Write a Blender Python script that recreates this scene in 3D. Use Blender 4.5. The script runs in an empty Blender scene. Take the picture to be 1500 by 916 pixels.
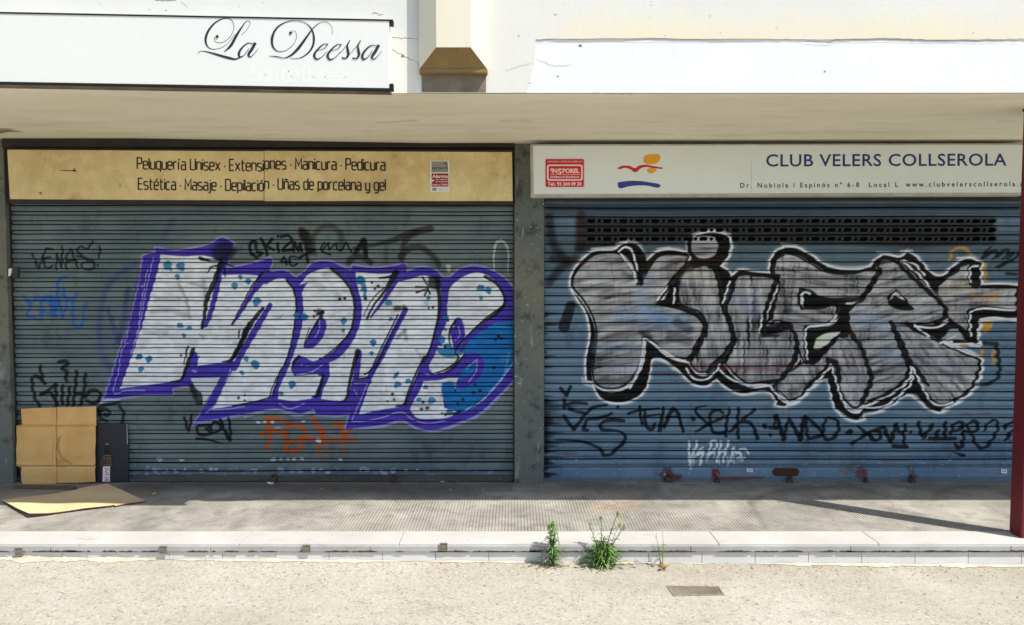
import bpy, bmesh, math, random
import numpy as np
from mathutils import Vector
random.seed(4)
scene = bpy.context.scene
COL = scene.collection
# ---------------------------------------------------------------- camera, sky, sun, exposure
CH, PITCH, FPX = 1.68, math.radians(2.5), 1083.0          # eye height (m), looking slightly down, focal length in survey units
cam = bpy.data.cameras.new('camera'); cam_o = bpy.data.objects.new('camera', cam); COL.objects.link(cam_o)
cam.sensor_width = 36.0; cam.lens = 36.0*FPX/1500.0; cam.clip_start = .05; cam.clip_end = 2000
cam_o.location = (0, 0, CH); cam_o.rotation_euler = (math.pi/2-PITCH, 0, 0)
scene.camera = cam_o
SUN_EL, SUN_AZ = math.radians(53.0), math.radians(57.0)    # azimuth: from straight out of the wall towards the right
sun_from = Vector((math.sin(SUN_AZ)*math.cos(SUN_EL), -math.cos(SUN_AZ)*math.cos(SUN_EL), math.sin(SUN_EL)))
sl = bpy.data.lights.new('sun', 'SUN'); sl.energy = 4.6; sl.angle = math.radians(.55); sl.color = (1.0, .965, .91)
so = bpy.data.objects.new('sun', sl); COL.objects.link(so)
so.rotation_euler = sun_from.to_track_quat('Z', 'Y').to_euler(); so.location = (6, -6, 9)
world = bpy.data.worlds.new('World'); scene.world = world; world.use_nodes = True
wn = world.node_tree; sky = wn.nodes.new('ShaderNodeTexSky'); sky.sky_type = 'NISHITA'; sky.sun_disc = False
sky.sun_elevation = SUN_EL; sky.sun_rotation = math.atan2(sun_from.x, sun_from.y)
wn.links.new(sky.outputs[0], wn.nodes['Background'].inputs[0]); wn.nodes['Background'].inputs[1].default_value = .15
vs = scene.view_settings; vs.view_transform = 'Standard'; vs.look = 'None'; vs.gamma = 1; vs.use_curve_mapping = False
vs.exposure = 0.38
# ---------------------------------------------------------------- survey: from measured units (1500 x 916 sheet) to metres on the real planes
_cp, _sp = math.cos(PITCH), math.sin(PITCH)
def ray(u, v):
    a, b = (u-750.0)/FPX, -(v-458.0)/FPX
    return a, _cp+b*_sp, -_sp+b*_cp
def onY(u, v, Y):
    x, y, z = ray(u, v); k = Y/y; return (x*k, Y, CH+z*k)
def onZ(u, v, Z=0.0):
    x, y, z = ray(u, v); k = (Z-CH)/z; return (x*k, y*k, Z)
def to_uv(x, y, z):
    d = y*_cp-(z-CH)*_sp; h = y*_sp+(z-CH)*_cp
    return 750+FPX*x/d, 458-FPX*h/d
# ---------------------------------------------------------------- spray paint on the shutters
CR = dict(A=(140,330,4.581), B=(140,480,4.581), C=(440,330,4.581), D=(440,480,4.581),
          E=(795,300,4.1667), F=(795,480,4.1639), G=(1140,300,4.1667), H=(1140,480,4.1639),
          I=(0,520,3.522), J=(0,300,3.816), K=(20,520,8.333), L=(20,340,6.107), M=(340,320,4.6875),
          N=(1000,590,3.0), O=(360,660,5.769), Q=(940,670,5.357), R=(1200,670,5.357), S1=(800,560,6.818), S2=(1000,585,6.25), S3=(1230,600,5.769), S4=(340,325,6.818), S5=(360,600,8.333), S6=(260,590,13.09), P=(0,0,1.0))
def X(s):
    """'A 435,200 600,210 B 10,20' -> list of points in survey units on the wall"""
    out, c = [], CR['P']
    for t in s.split():
        if t in CR: c = CR[t]
        else:
            a, b = t.split(','); out.append((c[0]+float(a)/c[2], c[1]+float(b)/c[2]))
    return out
def spline(p, closed=False, n=6, corner=58):
    p = np.array(p, float); m = len(p)
    if m < 3: return p
    def tang(i):
        a, b, c = p[(i-1) % m], p[i], p[(i+1) % m]
        if not closed and (i == 0 or i == m-1): return None
        u, v = b-a, c-b; lu, lv = np.hypot(*u)+1e-9, np.hypot(*v)+1e-9
        ang = np.degrees(np.arccos(np.clip(np.dot(u, v)/(lu*lv), -1, 1)))
        if ang > corner: return None
        return (u/lu+v/lv)/2
    T = [tang(i) for i in range(m)]; out = []
    for i in range(m if closed else m-1):
        a, b = p[i], p[(i+1) % m]; d = b-a; L = np.hypot(*d)
        ta = T[i]*L if T[i] is not None else d
        tb = T[(i+1) % m]*L if T[(i+1) % m] is not None else d
        for k in range(n):
            t = k/n
            out.append((2*t**3-3*t**2+1)*a+(t**3-2*t**2+t)*ta+(-2*t**3+3*t**2)*b+(t**3-t**2)*tb)
    if not closed: out.append(p[-1])
    return np.array(out)
def lin(c):
    c = np.array(c, float)/255.0
    return np.where(c <= 0.04045, c/12.92, ((c+0.055)/1.055)**2.4)
_lat = np.random.RandomState(5).rand(257, 257)
def vnoise(x, y):
    xi = np.floor(x).astype(int); yi = np.floor(y).astype(int); fx = x-xi; fy = y-yi
    fx = fx*fx*(3-2*fx); fy = fy*fy*(3-2*fy)
    g = lambda i, j: _lat[(yi+j) % 257, (xi+i) % 257]
    return (g(0,0)*(1-fx)+g(1,0)*fx)*(1-fy)+(g(0,1)*(1-fx)+g(1,1)*fx)*fy
class Canvas:
    """paint laid over a grid of survey points: rows of U,V nearly straight"""
    def __init__(s, U, V):
        s.U, s.V = U, V
        s.rgb = np.zeros(U.shape+(3,)); s.a = np.zeros(U.shape); s.id = np.zeros(U.shape, int)
        s.um = U[U.shape[0]//2].copy(); s.vm = V[:, V.shape[1]//2].copy()
        s.eu = np.abs(U-s.um[None, :]).max()+.01; s.ev = np.abs(V-s.vm[:, None]).max()+.01
    def rng(s, lo, hi, sl=None):
        c0 = np.searchsorted(s.um, lo[0]-s.eu); c1 = np.searchsorted(s.um, hi[0]+s.eu)
        r0 = np.searchsorted(s.vm, lo[1]-s.ev); r1 = np.searchsorted(s.vm, hi[1]+s.ev)
        return int(r0), int(r1), int(c0), int(c1)
    def box(s, lo, hi):
        r0, r1, c0, c1 = s.rng(lo, hi)
        if r1 <= r0 or c1 <= c0: return None
        return slice(r0, r1), slice(c0, c1)
    def put(s, sl, cov, col, gid, tex=None):
        c = np.broadcast_to(lin(col), cov.shape+(3,))
        if tex is not None: c = c*np.clip(tex(s.U[sl], s.V[sl]), .04, 1.25)[..., None]
        a0 = s.a[sl]; na = cov+a0*(1-cov)
        s.rgb[sl] = (c*cov[..., None]+s.rgb[sl]*(a0*(1-cov))[..., None])/np.maximum(na, 1e-6)[..., None]
        s.a[sl] = na
        if gid is not None: i = s.id[sl]; i[cov > 0.42] = gid
    def _seg(s, sl, p, q, pad):
        r0, r1, c0, c1 = s.rng((min(p[0], q[0])-pad, min(p[1], q[1])-pad), (max(p[0], q[0])+pad, max(p[1], q[1])+pad))
        a, b = sl[0].start, sl[1].start
        return slice(max(r0-a, 0), max(min(r1, sl[0].stop)-a, 0)), slice(max(c0-b, 0), max(min(c1, sl[1].stop)-b, 0))
    def poly(s, pts, col, gid=None, a=1.0, soft=0.7, sm=True, grow=0.0, tex=None):
        p = X(pts) if isinstance(pts, str) else pts
        p = spline(p, True) if sm else np.array(p, float)
        pad = soft+max(grow, 0)+1
        sl = s.box(p.min(0)-pad, p.max(0)+pad)
        if sl is None: return
        U, V = s.U[sl], s.V[sl]; d2 = np.full(U.shape, 1e9); ins = np.zeros(U.shape, bool)
        for P, Q in zip(p, np.roll(p, -1, 0)):
            (x0, y0), (x1, y1) = P, Q; dx, dy = x1-x0, y1-y0; L = dx*dx+dy*dy
            if L < 1e-9: continue
            k = s._seg(sl, P, Q, pad); u, v = U[k], V[k]
            if u.size:
                t = np.clip(((u-x0)*dx+(v-y0)*dy)/L, 0, 1)
                d2[k] = np.minimum(d2[k], (u-x0-t*dx)**2+(v-y0-t*dy)**2)
            if y0 != y1:
                kr = k[0]; v = V[kr]
                if v.size: ins[kr] ^= ((y0 > v) != (y1 > v)) & (U[kr] < dx*(v-y0)/(y1-y0)+x0)
        sd = np.where(ins, -1, 1)*np.sqrt(d2)-grow
        s.put(sl, np.clip(0.5-sd/(2*soft), 0, 1)*a, col, gid, tex)
    def line(s, pts, w, col, gid=None, a=1.0, soft=0.6, sm=True, tex=None, corner=75):
        """w: width in survey units, or list (tapering along the stroke)"""
        p = X(pts) if isinstance(pts, str) else pts
        if sm: p = spline(p, corner=corner)
        p = np.array(p, float)
        if len(p) == 1: p = np.vstack([p, p+0.01])
        W = np.interp(np.linspace(0, 1, len(p)), np.linspace(0, 1, len(np.atleast_1d(w))), np.atleast_1d(w))/2.0
        pad = soft+W.max()+1; sl = s.box(p.min(0)-pad, p.max(0)+pad)
        if sl is None: return
        U, V = s.U[sl], s.V[sl]; sd = np.full(U.shape, 1e9)
        for i in range(len(p)-1):
            k = s._seg(sl, p[i], p[i+1], pad); u, v = U[k], V[k]
            if not u.size: continue
            x0, y0 = p[i]; dx, dy = p[i+1]-p[i]; L = dx*dx+dy*dy+1e-12
            t = np.clip(((u-x0)*dx+(v-y0)*dy)/L, 0, 1)
            sd[k] = np.minimum(sd[k], np.hypot(u-x0-t*dx, v-y0-t*dy)-(W[i]+(W[i+1]-W[i])*t))
        s.put(sl, np.clip(0.5-sd/(2*soft), 0, 1)*a, col, gid, tex)
    def lines(s, many, *k, **kw):
        for m in many.split(';'):
            if m.strip(): s.line(m, *k, **dict(dict(corner=115), **kw))

def paint_left(c):
    PUR=(74,56,168); WHT=(222,226,230); BLK=(17,17,20); LAV=(170,165,225); TEAL=(24,118,165); BLU=(18,108,176)
    dusty = lambda u, v: 0.80+0.28*vnoise(u/9, v/3.2)+0.08*vnoise(u/2, v/1.4)-0.10*(vnoise(u/30+7, v/22) > .62)
    wear = lambda u, v: 0.82+0.26*vnoise(u/6+3, v/4)
    # old faded letters behind
    for t in ['A 270,262 150,335 70,430 38,560 22,700 40,850 62,930 B 30,150 100,275']: c.line(t, 8.5, (66,70,120), 9, .55, 2.5)
    c.line('A 215,430 185,640 150,775', 8.5, (52,56,108), 9, .62, 2.0); c.line('A 78,560 152,780', [5,9], (52,56,108), 9, .62, 2.0)
    c.line('A 520,-30 440,110 300,300', [11,9], (74,74,118), 9, .38, 3.5); c.line('B 20,100 40,260 100,420', 13, (96,112,140), 9, .35, 5)
    c.line('A 190,560 130,720 60,860', 14, (100,112,150), None, .25, 5)
    # brown faded throw-up at the top
    BRN=(46,40,36)
    c.line('M 1360,70 1230,100 1100,150 960,185 840,205', [11,10,6,5], BRN, 8, .85, 1.5)
    c.line('M 1270,95 1190,150 1165,290', [9,8], BRN, 8, .8, 1.5); c.line('M 1160,260 1210,210 1290,200 1380,260 1420,320', [11,9,8], BRN, 8, .8, 1.5)
    c.line('M 1060,180 1055,290', 6, (60,56,50), 8, .5, 2); c.line('M 570,250 560,130 600,70 680,55 740,100 750,190', [6,9,9], BRN, 8, .62, 2.2)
    c.line('M 800,300 840,265 900,270 950,305', [10,9], BRN, 8, .85, 1.5); c.line('M 480,90 520,140 540,240', [13,15,7], BRN, 8, .8, 2.2)
    c.line('M 850,240 900,160 920,260', [5,10,6], BRN, 8, .85, 1.2)
    # marker tag
    T=BLK
    c.lines('S4 240,270 232,205 195,195 178,255 188,315 225,342;S4 240,362 300,315 245,300;S4 290,170 328,250 350,332;S4 400,170 352,240 412,280;S4 455,215 460,300;S4 460,145 461,147;S4 490,150 560,140 598,180 540,240 500,290 590,280;S4 610,292 620,205 658,290 682,215 692,290;S4 738,215 752,402;S4 670,362 760,312 822,280 742,270', 4.6, T, 7, .97, .6)
    c.line('S4 690,90 720,140 750,210', [8,15,12], (30,27,25), 7, .9, 2)
    c.lines('S4 480,402 520,350 545,432;S4 500,402 582,400;S4 642,352 585,350 570,410 610,442 650,420;S4 920,210 882,280 982,330;S4 900,282 962,212 968,282 1040,212 1050,272 1082,290 1140,205 1192,302', 3.0, T, 7, .97, .5); c.line('S4 1220,312 1315,185 1342,352', [4,9,4.5], T, 7, .95, .8)
    # silver lettering: pale halo, purple outline, silver fill
    OUT = ('A 315,205 395,180 398,150 520,170 640,158 760,130 850,82 930,125 895,215 875,290 1000,268 1172,220 1186,240 1155,318 1260,302 1345,350 1400,310 '
           'C 90,252 190,242 290,282 335,300 350,270 480,286 620,274 705,255 710,315 800,282 900,298 965,352 1000,350 1060,300 1150,275 1250,290 1360,350 1422,420 1432,520 '
           'D 1440,330 1370,420 1330,455 1200,575 1050,642 900,685 780,672 680,622 560,652 420,670 300,688 330,580 250,590 100,585 '
           'B 1466,548 1380,580 1220,545 1000,582 850,612 652,648 720,560 800,420 700,405 600,395 520,400 515,452 300,455 50,492 100,350 180,100 230,-10 A 160,916 240,600 290,400')
    c.poly(OUT, LAV, 1, .75, 1.6, grow=1.6)
    c.poly(OUT, PUR, 1, 1, .8, tex=wear)
    c.line('B 22,512 60,490 160,485', [1.5,5,2], (176,182,226), 1, .85, 1); c.line('B 645,640 800,622 960,585', [5,3,2], (150,148,220), 1, .7, 1.2)
    c.lines('D 300,690 420,678 560,662 680,630 790,680 900,697 1050,655 1200,590 1330,470 1430,360', 3.2, (150,152,205), 1, .8, .8)
    c.lines('B 1000,600 1210,555 1330,590 1466,570;D 0,590 80,560', 3.0, (150,158,196), 1, .75, 1)
    c.poly('B 640,340 835,335 800,405 720,520 690,480', (196,202,210), 1, .95, 1, sm=False)
    c.poly('B 620,375 650,385 720,470 715,520 670,520', BLK, 1, .9, .9)
    c.poly('B 530,400 590,400 600,430 700,500 600,520 510,470', (120,126,130), 1, .35, 2)
    W = [ # silver letter bodies
     'A 436,198 600,210 720,205 815,235 850,335 1060,335 1100,345 1140,400 1210,362 1268,362 1325,425 1346,520 1335,650 1310,800 1275,905 B 1250,280 1215,350 1165,470 1100,488 920,525 787,545 850,420 920,270 925,228 680,256 695,190 640,200 580,352 505,365 165,408 240,200 300,10 A 300,720 360,500 420,290',
     'C -5,400 50,335 130,298 205,288 270,335 325,390 352,450 368,525 362,630 330,710 270,800 150,892 D 130,212 60,232 0,215 B 1466,232 1365,200 1312,262 1330,330 1400,318 D 0,322 120,315 150,322 130,420 100,462 0,488 B 1400,482 1330,492 1225,478 1235,390 1270,300 1310,190 A 1310,905 1355,780 1390,650 1392,520 1388,440 1430,380',
     'C 370,312 480,325 600,325 640,318 660,380 740,362 830,338 905,362 940,420 935,560 908,690 870,830 830,915 D 830,200 770,340 720,450 690,530 550,550 385,588 440,450 460,350 370,345 300,492 220,488 140,478 150,420 195,320 190,245 240,190 C 300,840 380,720 405,640 412,540 385,420',
     'C 1000,430 1060,368 1130,330 1200,320 1275,350 1330,410 1365,480 1362,545 1250,640 1110,750 1060,830 960,830 940,760 985,640 985,520',
     'D 905,120 1010,140 1100,178 1010,270 918,316 868,292 852,235 870,190',
     'D 770,395 800,350 900,340 1060,338 1020,420 960,470 965,540 1060,560 1000,600 900,612 780,602 735,545 745,480']
    for w in W: c.poly(w, WHT, 1, 1, .7, tex=dusty)
    # blue fill of the last letter
    c.poly('C 1120,752 1250,662 1340,652 1436,640 1436,920 D 1440,240 1320,385 1205,510 1090,570 1010,545 965,490 945,420 950,372 1000,360 1060,380 1100,180', BLU, 1, 1, .9, tex=lambda u, v: .8+.35*vnoise(u/7, v/4))
    c.poly('D 900,130 1000,140 1100,110 1130,130 1060,190 945,190', TEAL, 1, .95, 1)
    c.line('D 1150,150 1300,130 1420,170', [6,8,4], (16,90,160), 1, .5, 3)
    c.lines('D 1400,170 1360,330 1220,480', 3, (90,160,205), 1, .7, 1); c.line('D 1425,240 1330,370 1210,495 1100,560', 2.4, (150,190,225), 1, .8, .8)
    c.line('C 1190,700 1300,680 1400,690', 3, (60,160,205), 1, .6, 1.5); c.poly('C 1340,880 1410,870 1415,900 1350,905', (80,150,200), 1, .5, 2)
    # purple strokes over the silver
    S = [('A 840,255 800,480 735,670 712,690',[9,8,7,2.5]), ('A 1140,330 1060,440 970,590 918,668',[17,8,5,2.5]),
         ('A 1172,535 1085,680 985,850 930,960 B 900,240',[7,10,9,9,9]), ('B 660,180 645,240 625,290 600,335',[9,10,12,11]),
         ('B 640,310 760,300 900,275',[12,13,11]), ('B 920,240 830,390 760,520 720,580',[8,9,9,9]),
         ('B 130,440 350,415 590,375',[9,10,8]), ('A 1330,420 1372,520 1365,690 1335,800 1290,930 B 1270,290 1215,400 1195,470',[5,7,7,6,6,7,9]),
         ('A 1160,345 1260,325 1330,400',[10,7,6]),
         ('C 270,300 350,400 388,520 380,650 330,780 230,890 D 150,230',[6,8,8,8,8,7,6]),
         ('C 690,285 640,370 560,500 470,620',[12,9,6,2.5]), ('C 900,340 955,420 955,580 930,720 890,860 D 850,240 790,400 735,500 715,550',[7,8,7,7,7,8,9,9,8]),
         ('C 705,570 620,730 540,890 D 470,320 410,460 370,580',[8,8,8,8,10,10]), ('D 395,165 372,340 345,470',[8,9,14]),
         ('D 370,360 460,360',[9,9]), ('C 985,400 975,520',[7,6]), ('D 840,340 960,325 1060,270 1120,215 1180,200 1205,250 1170,330 1085,380',[9,9,13,15,14,13,13,14]),
         ('C 1060,650 1070,740 1045,820',[13,16,10]), ('D 1040,30 1045,130',[16,8]),
         ('D 860,190 850,270 880,315',[3,5,5]), ('C 1400,560 1280,650 1130,760 1080,840',[13,9,6,6])]
    for t, w in S: c.line(t, w, PUR, 1, 1, .8, tex=wear)
    c.poly('C 20,822 80,700 140,615 170,640 172,700 140,770 80,825 35,830', PUR, 1, 1, .8, tex=wear)
    c.poly('B 1312,275 1330,215 1362,192 1466,230 1466,300 1400,320 1330,330', PUR, 1, 1, .8, tex=wear)
    c.poly('D -5,212 60,232 150,205 190,250 192,330 160,400 130,475 90,465 145,325 120,316 0,325', PUR, 1, 1, .8, tex=wear)
    c.line('A 300,300 200,720 120,1070 B 60,470',[4,3,3,4], (66,50,160), 1, .5, 1)
    # black shadow lines
    K = [('A 838,250 800,370 745,500 728,620 708,692',[7,8,7,5,4]), ('A 1120,320 1060,390 990,520 912,672',[4,2.4,2.2,2.4]),
         ('A 1120,560 1050,650 970,800 915,895',[5,7,7,6]), ('A 1030,655 985,750',[4,3]), ('A 965,710 955,760',[3,2]), ('B 1010,10 950,160 905,220 850,230',[8,6,5,2]),
         ('B 655,145 620,230 590,320 575,350 505,366',[6,5.5,5,4,3]), ('B 615,130 590,250',[3.4,1.6]),
         ('A 1278,370 1325,430 1345,520 1332,680 1305,820 1270,925 B 1240,290 1195,380 1165,465',[3,3.4,3.2,2.4,2.4,2.6,3,2,2.2]), ('B 1225,330 1190,460',[2,1.6]),
         ('B 1170,468 1080,495 920,526',[2,2.6,2]), 
         ('C 205,292 270,345 330,420 362,520 355,640 330,720 240,820 140,895 D 130,212',[5,4.6,4.6,4.4,3.6,3,2.4,2,3]), ('C 320,740 230,850',[2.2,1.6]),
         ('C 140,610 80,700 20,818',[5,2.8,1.8]), ('C 110,600 150,585',[3,6]), ('C 60,690 25,800',[1.6,1.4]),
         ('C 640,320 560,450 490,540 445,630',[10,4,3,3.4]), ('C 560,420 480,500 422,610',[2,1.8,1.4]), ('C 530,355 600,345 640,325',[3,4,5]),
         ('C 915,380 932,480 925,620 900,720 870,830 828,915 D 830,195 765,330 720,440 690,520 640,530',[6,6,4.4,3.4,3.4,4,3.4,3,3,4,2]),
         ('D 800,300 740,420 705,530',[1.6,1.6,1.6]), ('C 655,600 590,730 500,915 D 470,290 430,315',[2.4,2.2,2.6,3.2,3]), ('C 690,600 610,740 530,900 D 490,300',[1.4,1.6,3,1.6]),
         ('D 385,160 355,260 325,390 300,488 262,502',[8,5.5,4.6,4,2.4]), ('D 370,345 460,338',[2,2.6]),
         ('D 120,320 152,322 125,420 108,460 80,465',[2,3.4,5,5,2]), ('B 1362,195 1325,240 1318,290',[4.5,4,2]),
         ('C 1240,345 1310,390 1355,450 1372,515 1330,580 1200,670 1110,755 1040,850 D 1060,205 980,280 905,305',[5,4,3.4,4.2,5,3.2,2.4,2,3.4,3.2,2]),
         ('C 1365,545 1250,620 1150,710',[5,2.4,1.4]), ('C 1040,645 1005,700 1000,780 1015,830',[4.4,3.2,2.6,2.2]),
         ('D 1100,185 1010,285 910,320',[2.4,2.6,1.6]), ('D 960,580 1000,582 1075,565',[1.2,3.4,2.6]), ('D 1260,440 1130,555',[1.6,1.4])]
    for t, w in K: c.line(t, w, BLK, 1, .96, .55)
    # black bursts
    c.poly('A 770,160 850,110 925,130 940,160 905,230 870,240 800,240', (20,18,34), 1, .85, 3)
    c.lines('A 705,230 780,240 840,235;A 860,255 925,278;A 820,270 770,285 748,320;A 855,270 870,345', [3.5,2.6,2], BLK, 1, .95, .7)
    c.line('A 700,222 760,240', [6,3], BLK, 1, .95, .7); c.line('A 900,190 980,150', [9,4], BLK, None, .55, 4)
    c.poly('C 860,340 930,340 945,400 920,440 850,420', BLK, 1, .92, 2)
    c.lines('C 820,350 850,400;C 775,415 850,415;C 780,452 840,430;C 835,470 855,425;C 870,460 850,420', [3.4,2.4], BLK, 1, .95, .7)
    c.lines('C 640,560 660,560;C 695,555 697,558;C 120,580 140,590', 8, BLK, 1, .85, 2)
    # lavender glints
    c.lines('A 385,220 340,430 300,640 235,870;A 345,300 300,560 250,800 B 200,110 150,310 120,420 125,445 190,425 330,420;B 905,280 880,350 800,520 740,575;B 785,552 900,545 1000,530;B 1230,510 1300,545 1400,510;D 345,632 420,630 560,600 680,570 760,620 850,645 980,625;D 360,378 445,378 430,420 345,625;D 360,420 380,460;D 0,320 100,285 145,250;D 1130,260 1185,215 1180,290 1130,365;D 1030,360 1040,410;C 1060,680 1070,740 1040,770;C 130,640 120,720 90,760;D 830,305 860,320;B 1345,320 1400,310 1460,300', 1.3, LAV, 1, .85, .5)
    for q, r in (('A 310,410',3),('B 670,295',4.5),('B 655,290',3),('B 1380,250',3),('B 1415,262',2.5),('D 380,430',2.5),('D 405,432',2),('D 1120,270',3),('D 870,645',2)): c.line(q, r, (150,140,225), 1, .8, .7)
    # teal spots
    for q, r in (('A 480,270',13),('A 500,295',6),('A 572,278',13),('A 548,348',8),('A 932,408',10),('A 1022,378',9),('A 970,350',7),('A 1080,515',13),('A 565,672',10),('A 625,690',8),('A 590,742',7),('A 1345,610',9),('A 1405,620',9),('A 290,885',9),('A 355,900',9),
                 ('B 290,195',10),('B 360,215',9),('B 305,280',9),('B 1010,212',8),('B 1070,250',13),('B 980,305',7),('B 1315,385',11),('B 1245,445',7),('C 25,615',10),('C 400,370',14),('C 420,430',8),('C 432,480',6),('C 290,645',10),('C 288,708',6),('C 590,520',11),('C 605,630',7),('C 488,790',10),('C 478,860',6),('C 548,815',6),('C 1210,420',12),('C 1262,440',10),('C 1212,490',6),('C 858,488',7),('C 975,620',9),('C 970,700',6),('C 950,770',11),('C 985,820',11),
                 ('D 640,320',7),('D 650,383',11),('D 722,360',9),('D 840,400',8),('D 795,482',8),('D 880,490',12),('D 1000,560',10),('D 488,105',8),('D 478,175',6),('D 470,380',0)):
        if r:
            p = X(q)[0]; k = int(p[0]*7+p[1]) % 5
            c.poly([(p[0]+r*.5*(1+.25*np.sin(3*t+k))*np.cos(t), p[1]+r*.48*(1+.25*np.cos(2*t+k))*np.sin(t)) for t in np.linspace(0, 6.28, 10)[:-1]], TEAL, 1, .93, .7)
    c.line('C 400,360 430,420 432,490', [10,6,3], TEAL, 1, .9, .8); c.line('D 655,305 630,335', 4, TEAL, 1, .95, .6)
    for q in ('C 262,497','C 295,490','C 90,612','C 95,575','C 480,385','C 498,428','C 522,410','C 860,556','C 888,552','C 435,495','D 616,450','D 628,485','D 584,496','D 822,502','D 812,548','D 852,540','D 950,578','D 974,586','D 1172,385','D 1205,425','D 1162,438','D 1040,420','D 1330,60','D 1350,75','D 1310,80','D 1300,270','B 960,472','B 1000,455','B 1002,490','B 568,188','D 1055,512','D 1090,480','C 990,640','D 970,130'):
        p = X(q)[0]; c.line([p], 3.4+2.2*((p[0]*13+p[1]*7) % 1), BLK, 1, .93, .6)
    # grime dragged over the silver
    for t, w, al in (('A 380,580 480,570 600,600',8,.35),('A 400,500 560,495',6,.22),('A 330,720 470,730',7,.25),('A 560,400 610,500 630,620',4,.5),('A 640,390 720,420 735,540',3,.55),('A 720,380 740,430',7,.4),('A 400,660 500,680',3,.3),('C 60,370 150,420',10,.22),('C 170,330 230,300',12,.25),('D 700,20 650,70',4,.6),('D 710,80 700,20',5,.5),('C 250,470 260,480',9,.35),('D 780,150 810,200',4,.4),('C 840,520 850,530',6,.4),('A 930,790 960,800',3,.5),('A 1220,630 1260,600',2,.5),('D 770,520 860,540',8,.3),('A 700,735 725,760',2,.6),('D 290,165 292,200',3,.5)):
        c.line(t, w, (40,44,50), None, al, 2.2)
    # other tags
    c.lines('L 165,195 225,335 260,210;L 345,155 290,150 265,230 300,325 355,300;L 270,235 330,225;L 380,335 385,190 430,320 432,130;L 470,335 470,230 510,150 575,325;L 480,260 550,250;L 650,250 600,200 560,170 600,130 660,150 700,85;L 565,215 640,230 660,240 715,275 725,310 680,335 620,325 610,285 680,265;L 770,130 762,235;L 750,295 758,300', 3.1, (20,18,17), 2, .92, .8)
    BL=(28,92,168)
    c.lines('L 90,580 150,640 200,580 215,575;L 150,650 120,755 190,770;L 240,780 270,590 350,580 370,760;L 250,720 340,730;L 330,600 340,760;L 400,650 395,450 410,420 470,400;L 410,640 430,770 470,640 440,500;L 440,560 480,600 540,590 570,545;L 530,620 545,840 580,860 610,830 640,650 660,640', [5.5,4.2,4], BL, 3, .8, 1.2)
    c.line('L 240,600 340,620 370,740',9, BL, 3, .6, 2)
    c.lines('K 375,350 340,300 250,260 225,290 225,400 270,560 320,640;K 320,140 340,250 360,350;K 320,490 420,460 500,540 520,620;K 320,480 400,450 500,360;K 550,90 640,75 660,95 600,150;K 590,170 650,200 630,270 650,320;K 510,370 510,600;K 590,380 585,600;K 680,400 650,610;K 770,200 745,420 720,610;K 870,240 860,420 810,610;K 730,470 830,480;K 870,520 920,450 1000,430 1050,480 1030,560 950,590 890,560', 5.2, BLK, 4, .93, .9)
    c.lines('K 1280,580 1200,600 1050,640 1030,680 1060,760 1130,810;K 1050,690 1110,660 1160,690 1150,740 1100,730;K 1290,630 1330,690 1330,800 1280,880', 5, BLK, 4, .88, .9)
    c.lines('S6 130,290 160,430 205,550 245,400 262,245;S6 370,470 382,595 620,595 640,490 540,500 600,570;S6 690,370 800,420 830,500 640,605;S6 690,370 660,420;S6 400,440 640,440', [4.4,4], BLK, 5, .95, .7); c.line('S6 820,330 870,480 990,720', 5.4, BLK, 5, .95, .7); c.line('S6 980,300 1010,600 1000,720', 4.6, BLK, 5, .95, .7); c.line('S6 370,690 560,710 860,792', [4.6,4.6,1], BLK, 5, .95, .6)
    OR=(176,84,34)
    c.lines('S5 250,112 390,116 500,160;S5 265,120 290,250 285,350 250,490;S5 175,302 300,250 450,280 520,230 532,190;S5 480,310 482,400 560,390 700,330 720,250 640,205 580,190;S5 510,400 470,500;S5 480,505 640,505 700,390;S5 820,115 860,200 930,290 920,390 885,500;S5 950,232 942,340;S5 700,352 1000,372 1330,376;S5 1070,182 1160,182;S5 1172,190 1180,300 1182,380;S5 1215,300 1290,262', [6.6,5.8], OR, 6, .92, .9)
    c.lines('S5 1182,380 1185,590;S5 990,420 980,520 940,610;S5 900,470 880,560', [5,5], OR, 6, .5, 1.4)
    c.poly('S5 842,385 880,360 918,372 912,412 870,405', (206,210,212), None, 1, .6)
    c.lines('C 1300,310 1300,180 1320,115 1350,105 1385,140 1392,320', [1.5,3,4.5,4.5,3,1.2], (186,188,184), 10, .85, .8)
    c.poly('C 980,265 1010,270 1005,320 985,315', (190,188,178), None, .8, 1); 
    # paint chips
    r = np.random.RandomState(3)
    for x, y, s_ in [(428-0,0,0)]: pass
    for q, w, h in (('S5 330,612',9,6.5),('S5 425,608',6,4),('S5 510,605',4,5),('S5 585,605',7,5),('S5 685,605',7,5),('S5 1150,612',7,5),('S5 20,750',8,3),('S5 110,745',9,7.5),('S5 430,742',10,8),('S5 560,755',11,5),('S5 660,752',9,7),('S5 820,745',5.5,8),('S5 915,740',8,4.5),('S5 1000,772',7,3.5),('S5 1400,745',3,7),('S5 1470,745',10,6),('S5 150,160',7,4),('S5 225,152',6,4),('S5 320,155',5,5),('S5 695,150',6,2.5),('S5 390,220',9,1.2),('D 118,760',9,5),('O 1145,175',8,5),('O 1240,180',7,6),('O 1350,170',6,5),('O 1450,168',6,4),('I 822,540',9,6),('I 935,543',7,4),('I 800,597',8,7),('I 862,597',5,6),('I 905,600',8,6),('I 955,592',5,4),('I 1040,600',9,7),('I 1090,592',8,6),('I 1115,590',5,5)):
        p = X(q)[0]; k = r.uniform(0, 6)
        c.poly([(p[0]+w*.5*(1+.3*np.sin(2*t+k))*np.cos(t), p[1]+h*.5*(1+.3*np.cos(3*t+k))*np.sin(t)) for t in np.linspace(0,6.28,9)[:-1]], (200,206,210) if w*h < 50 else (176,188,196), None, .92, .6)
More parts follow.
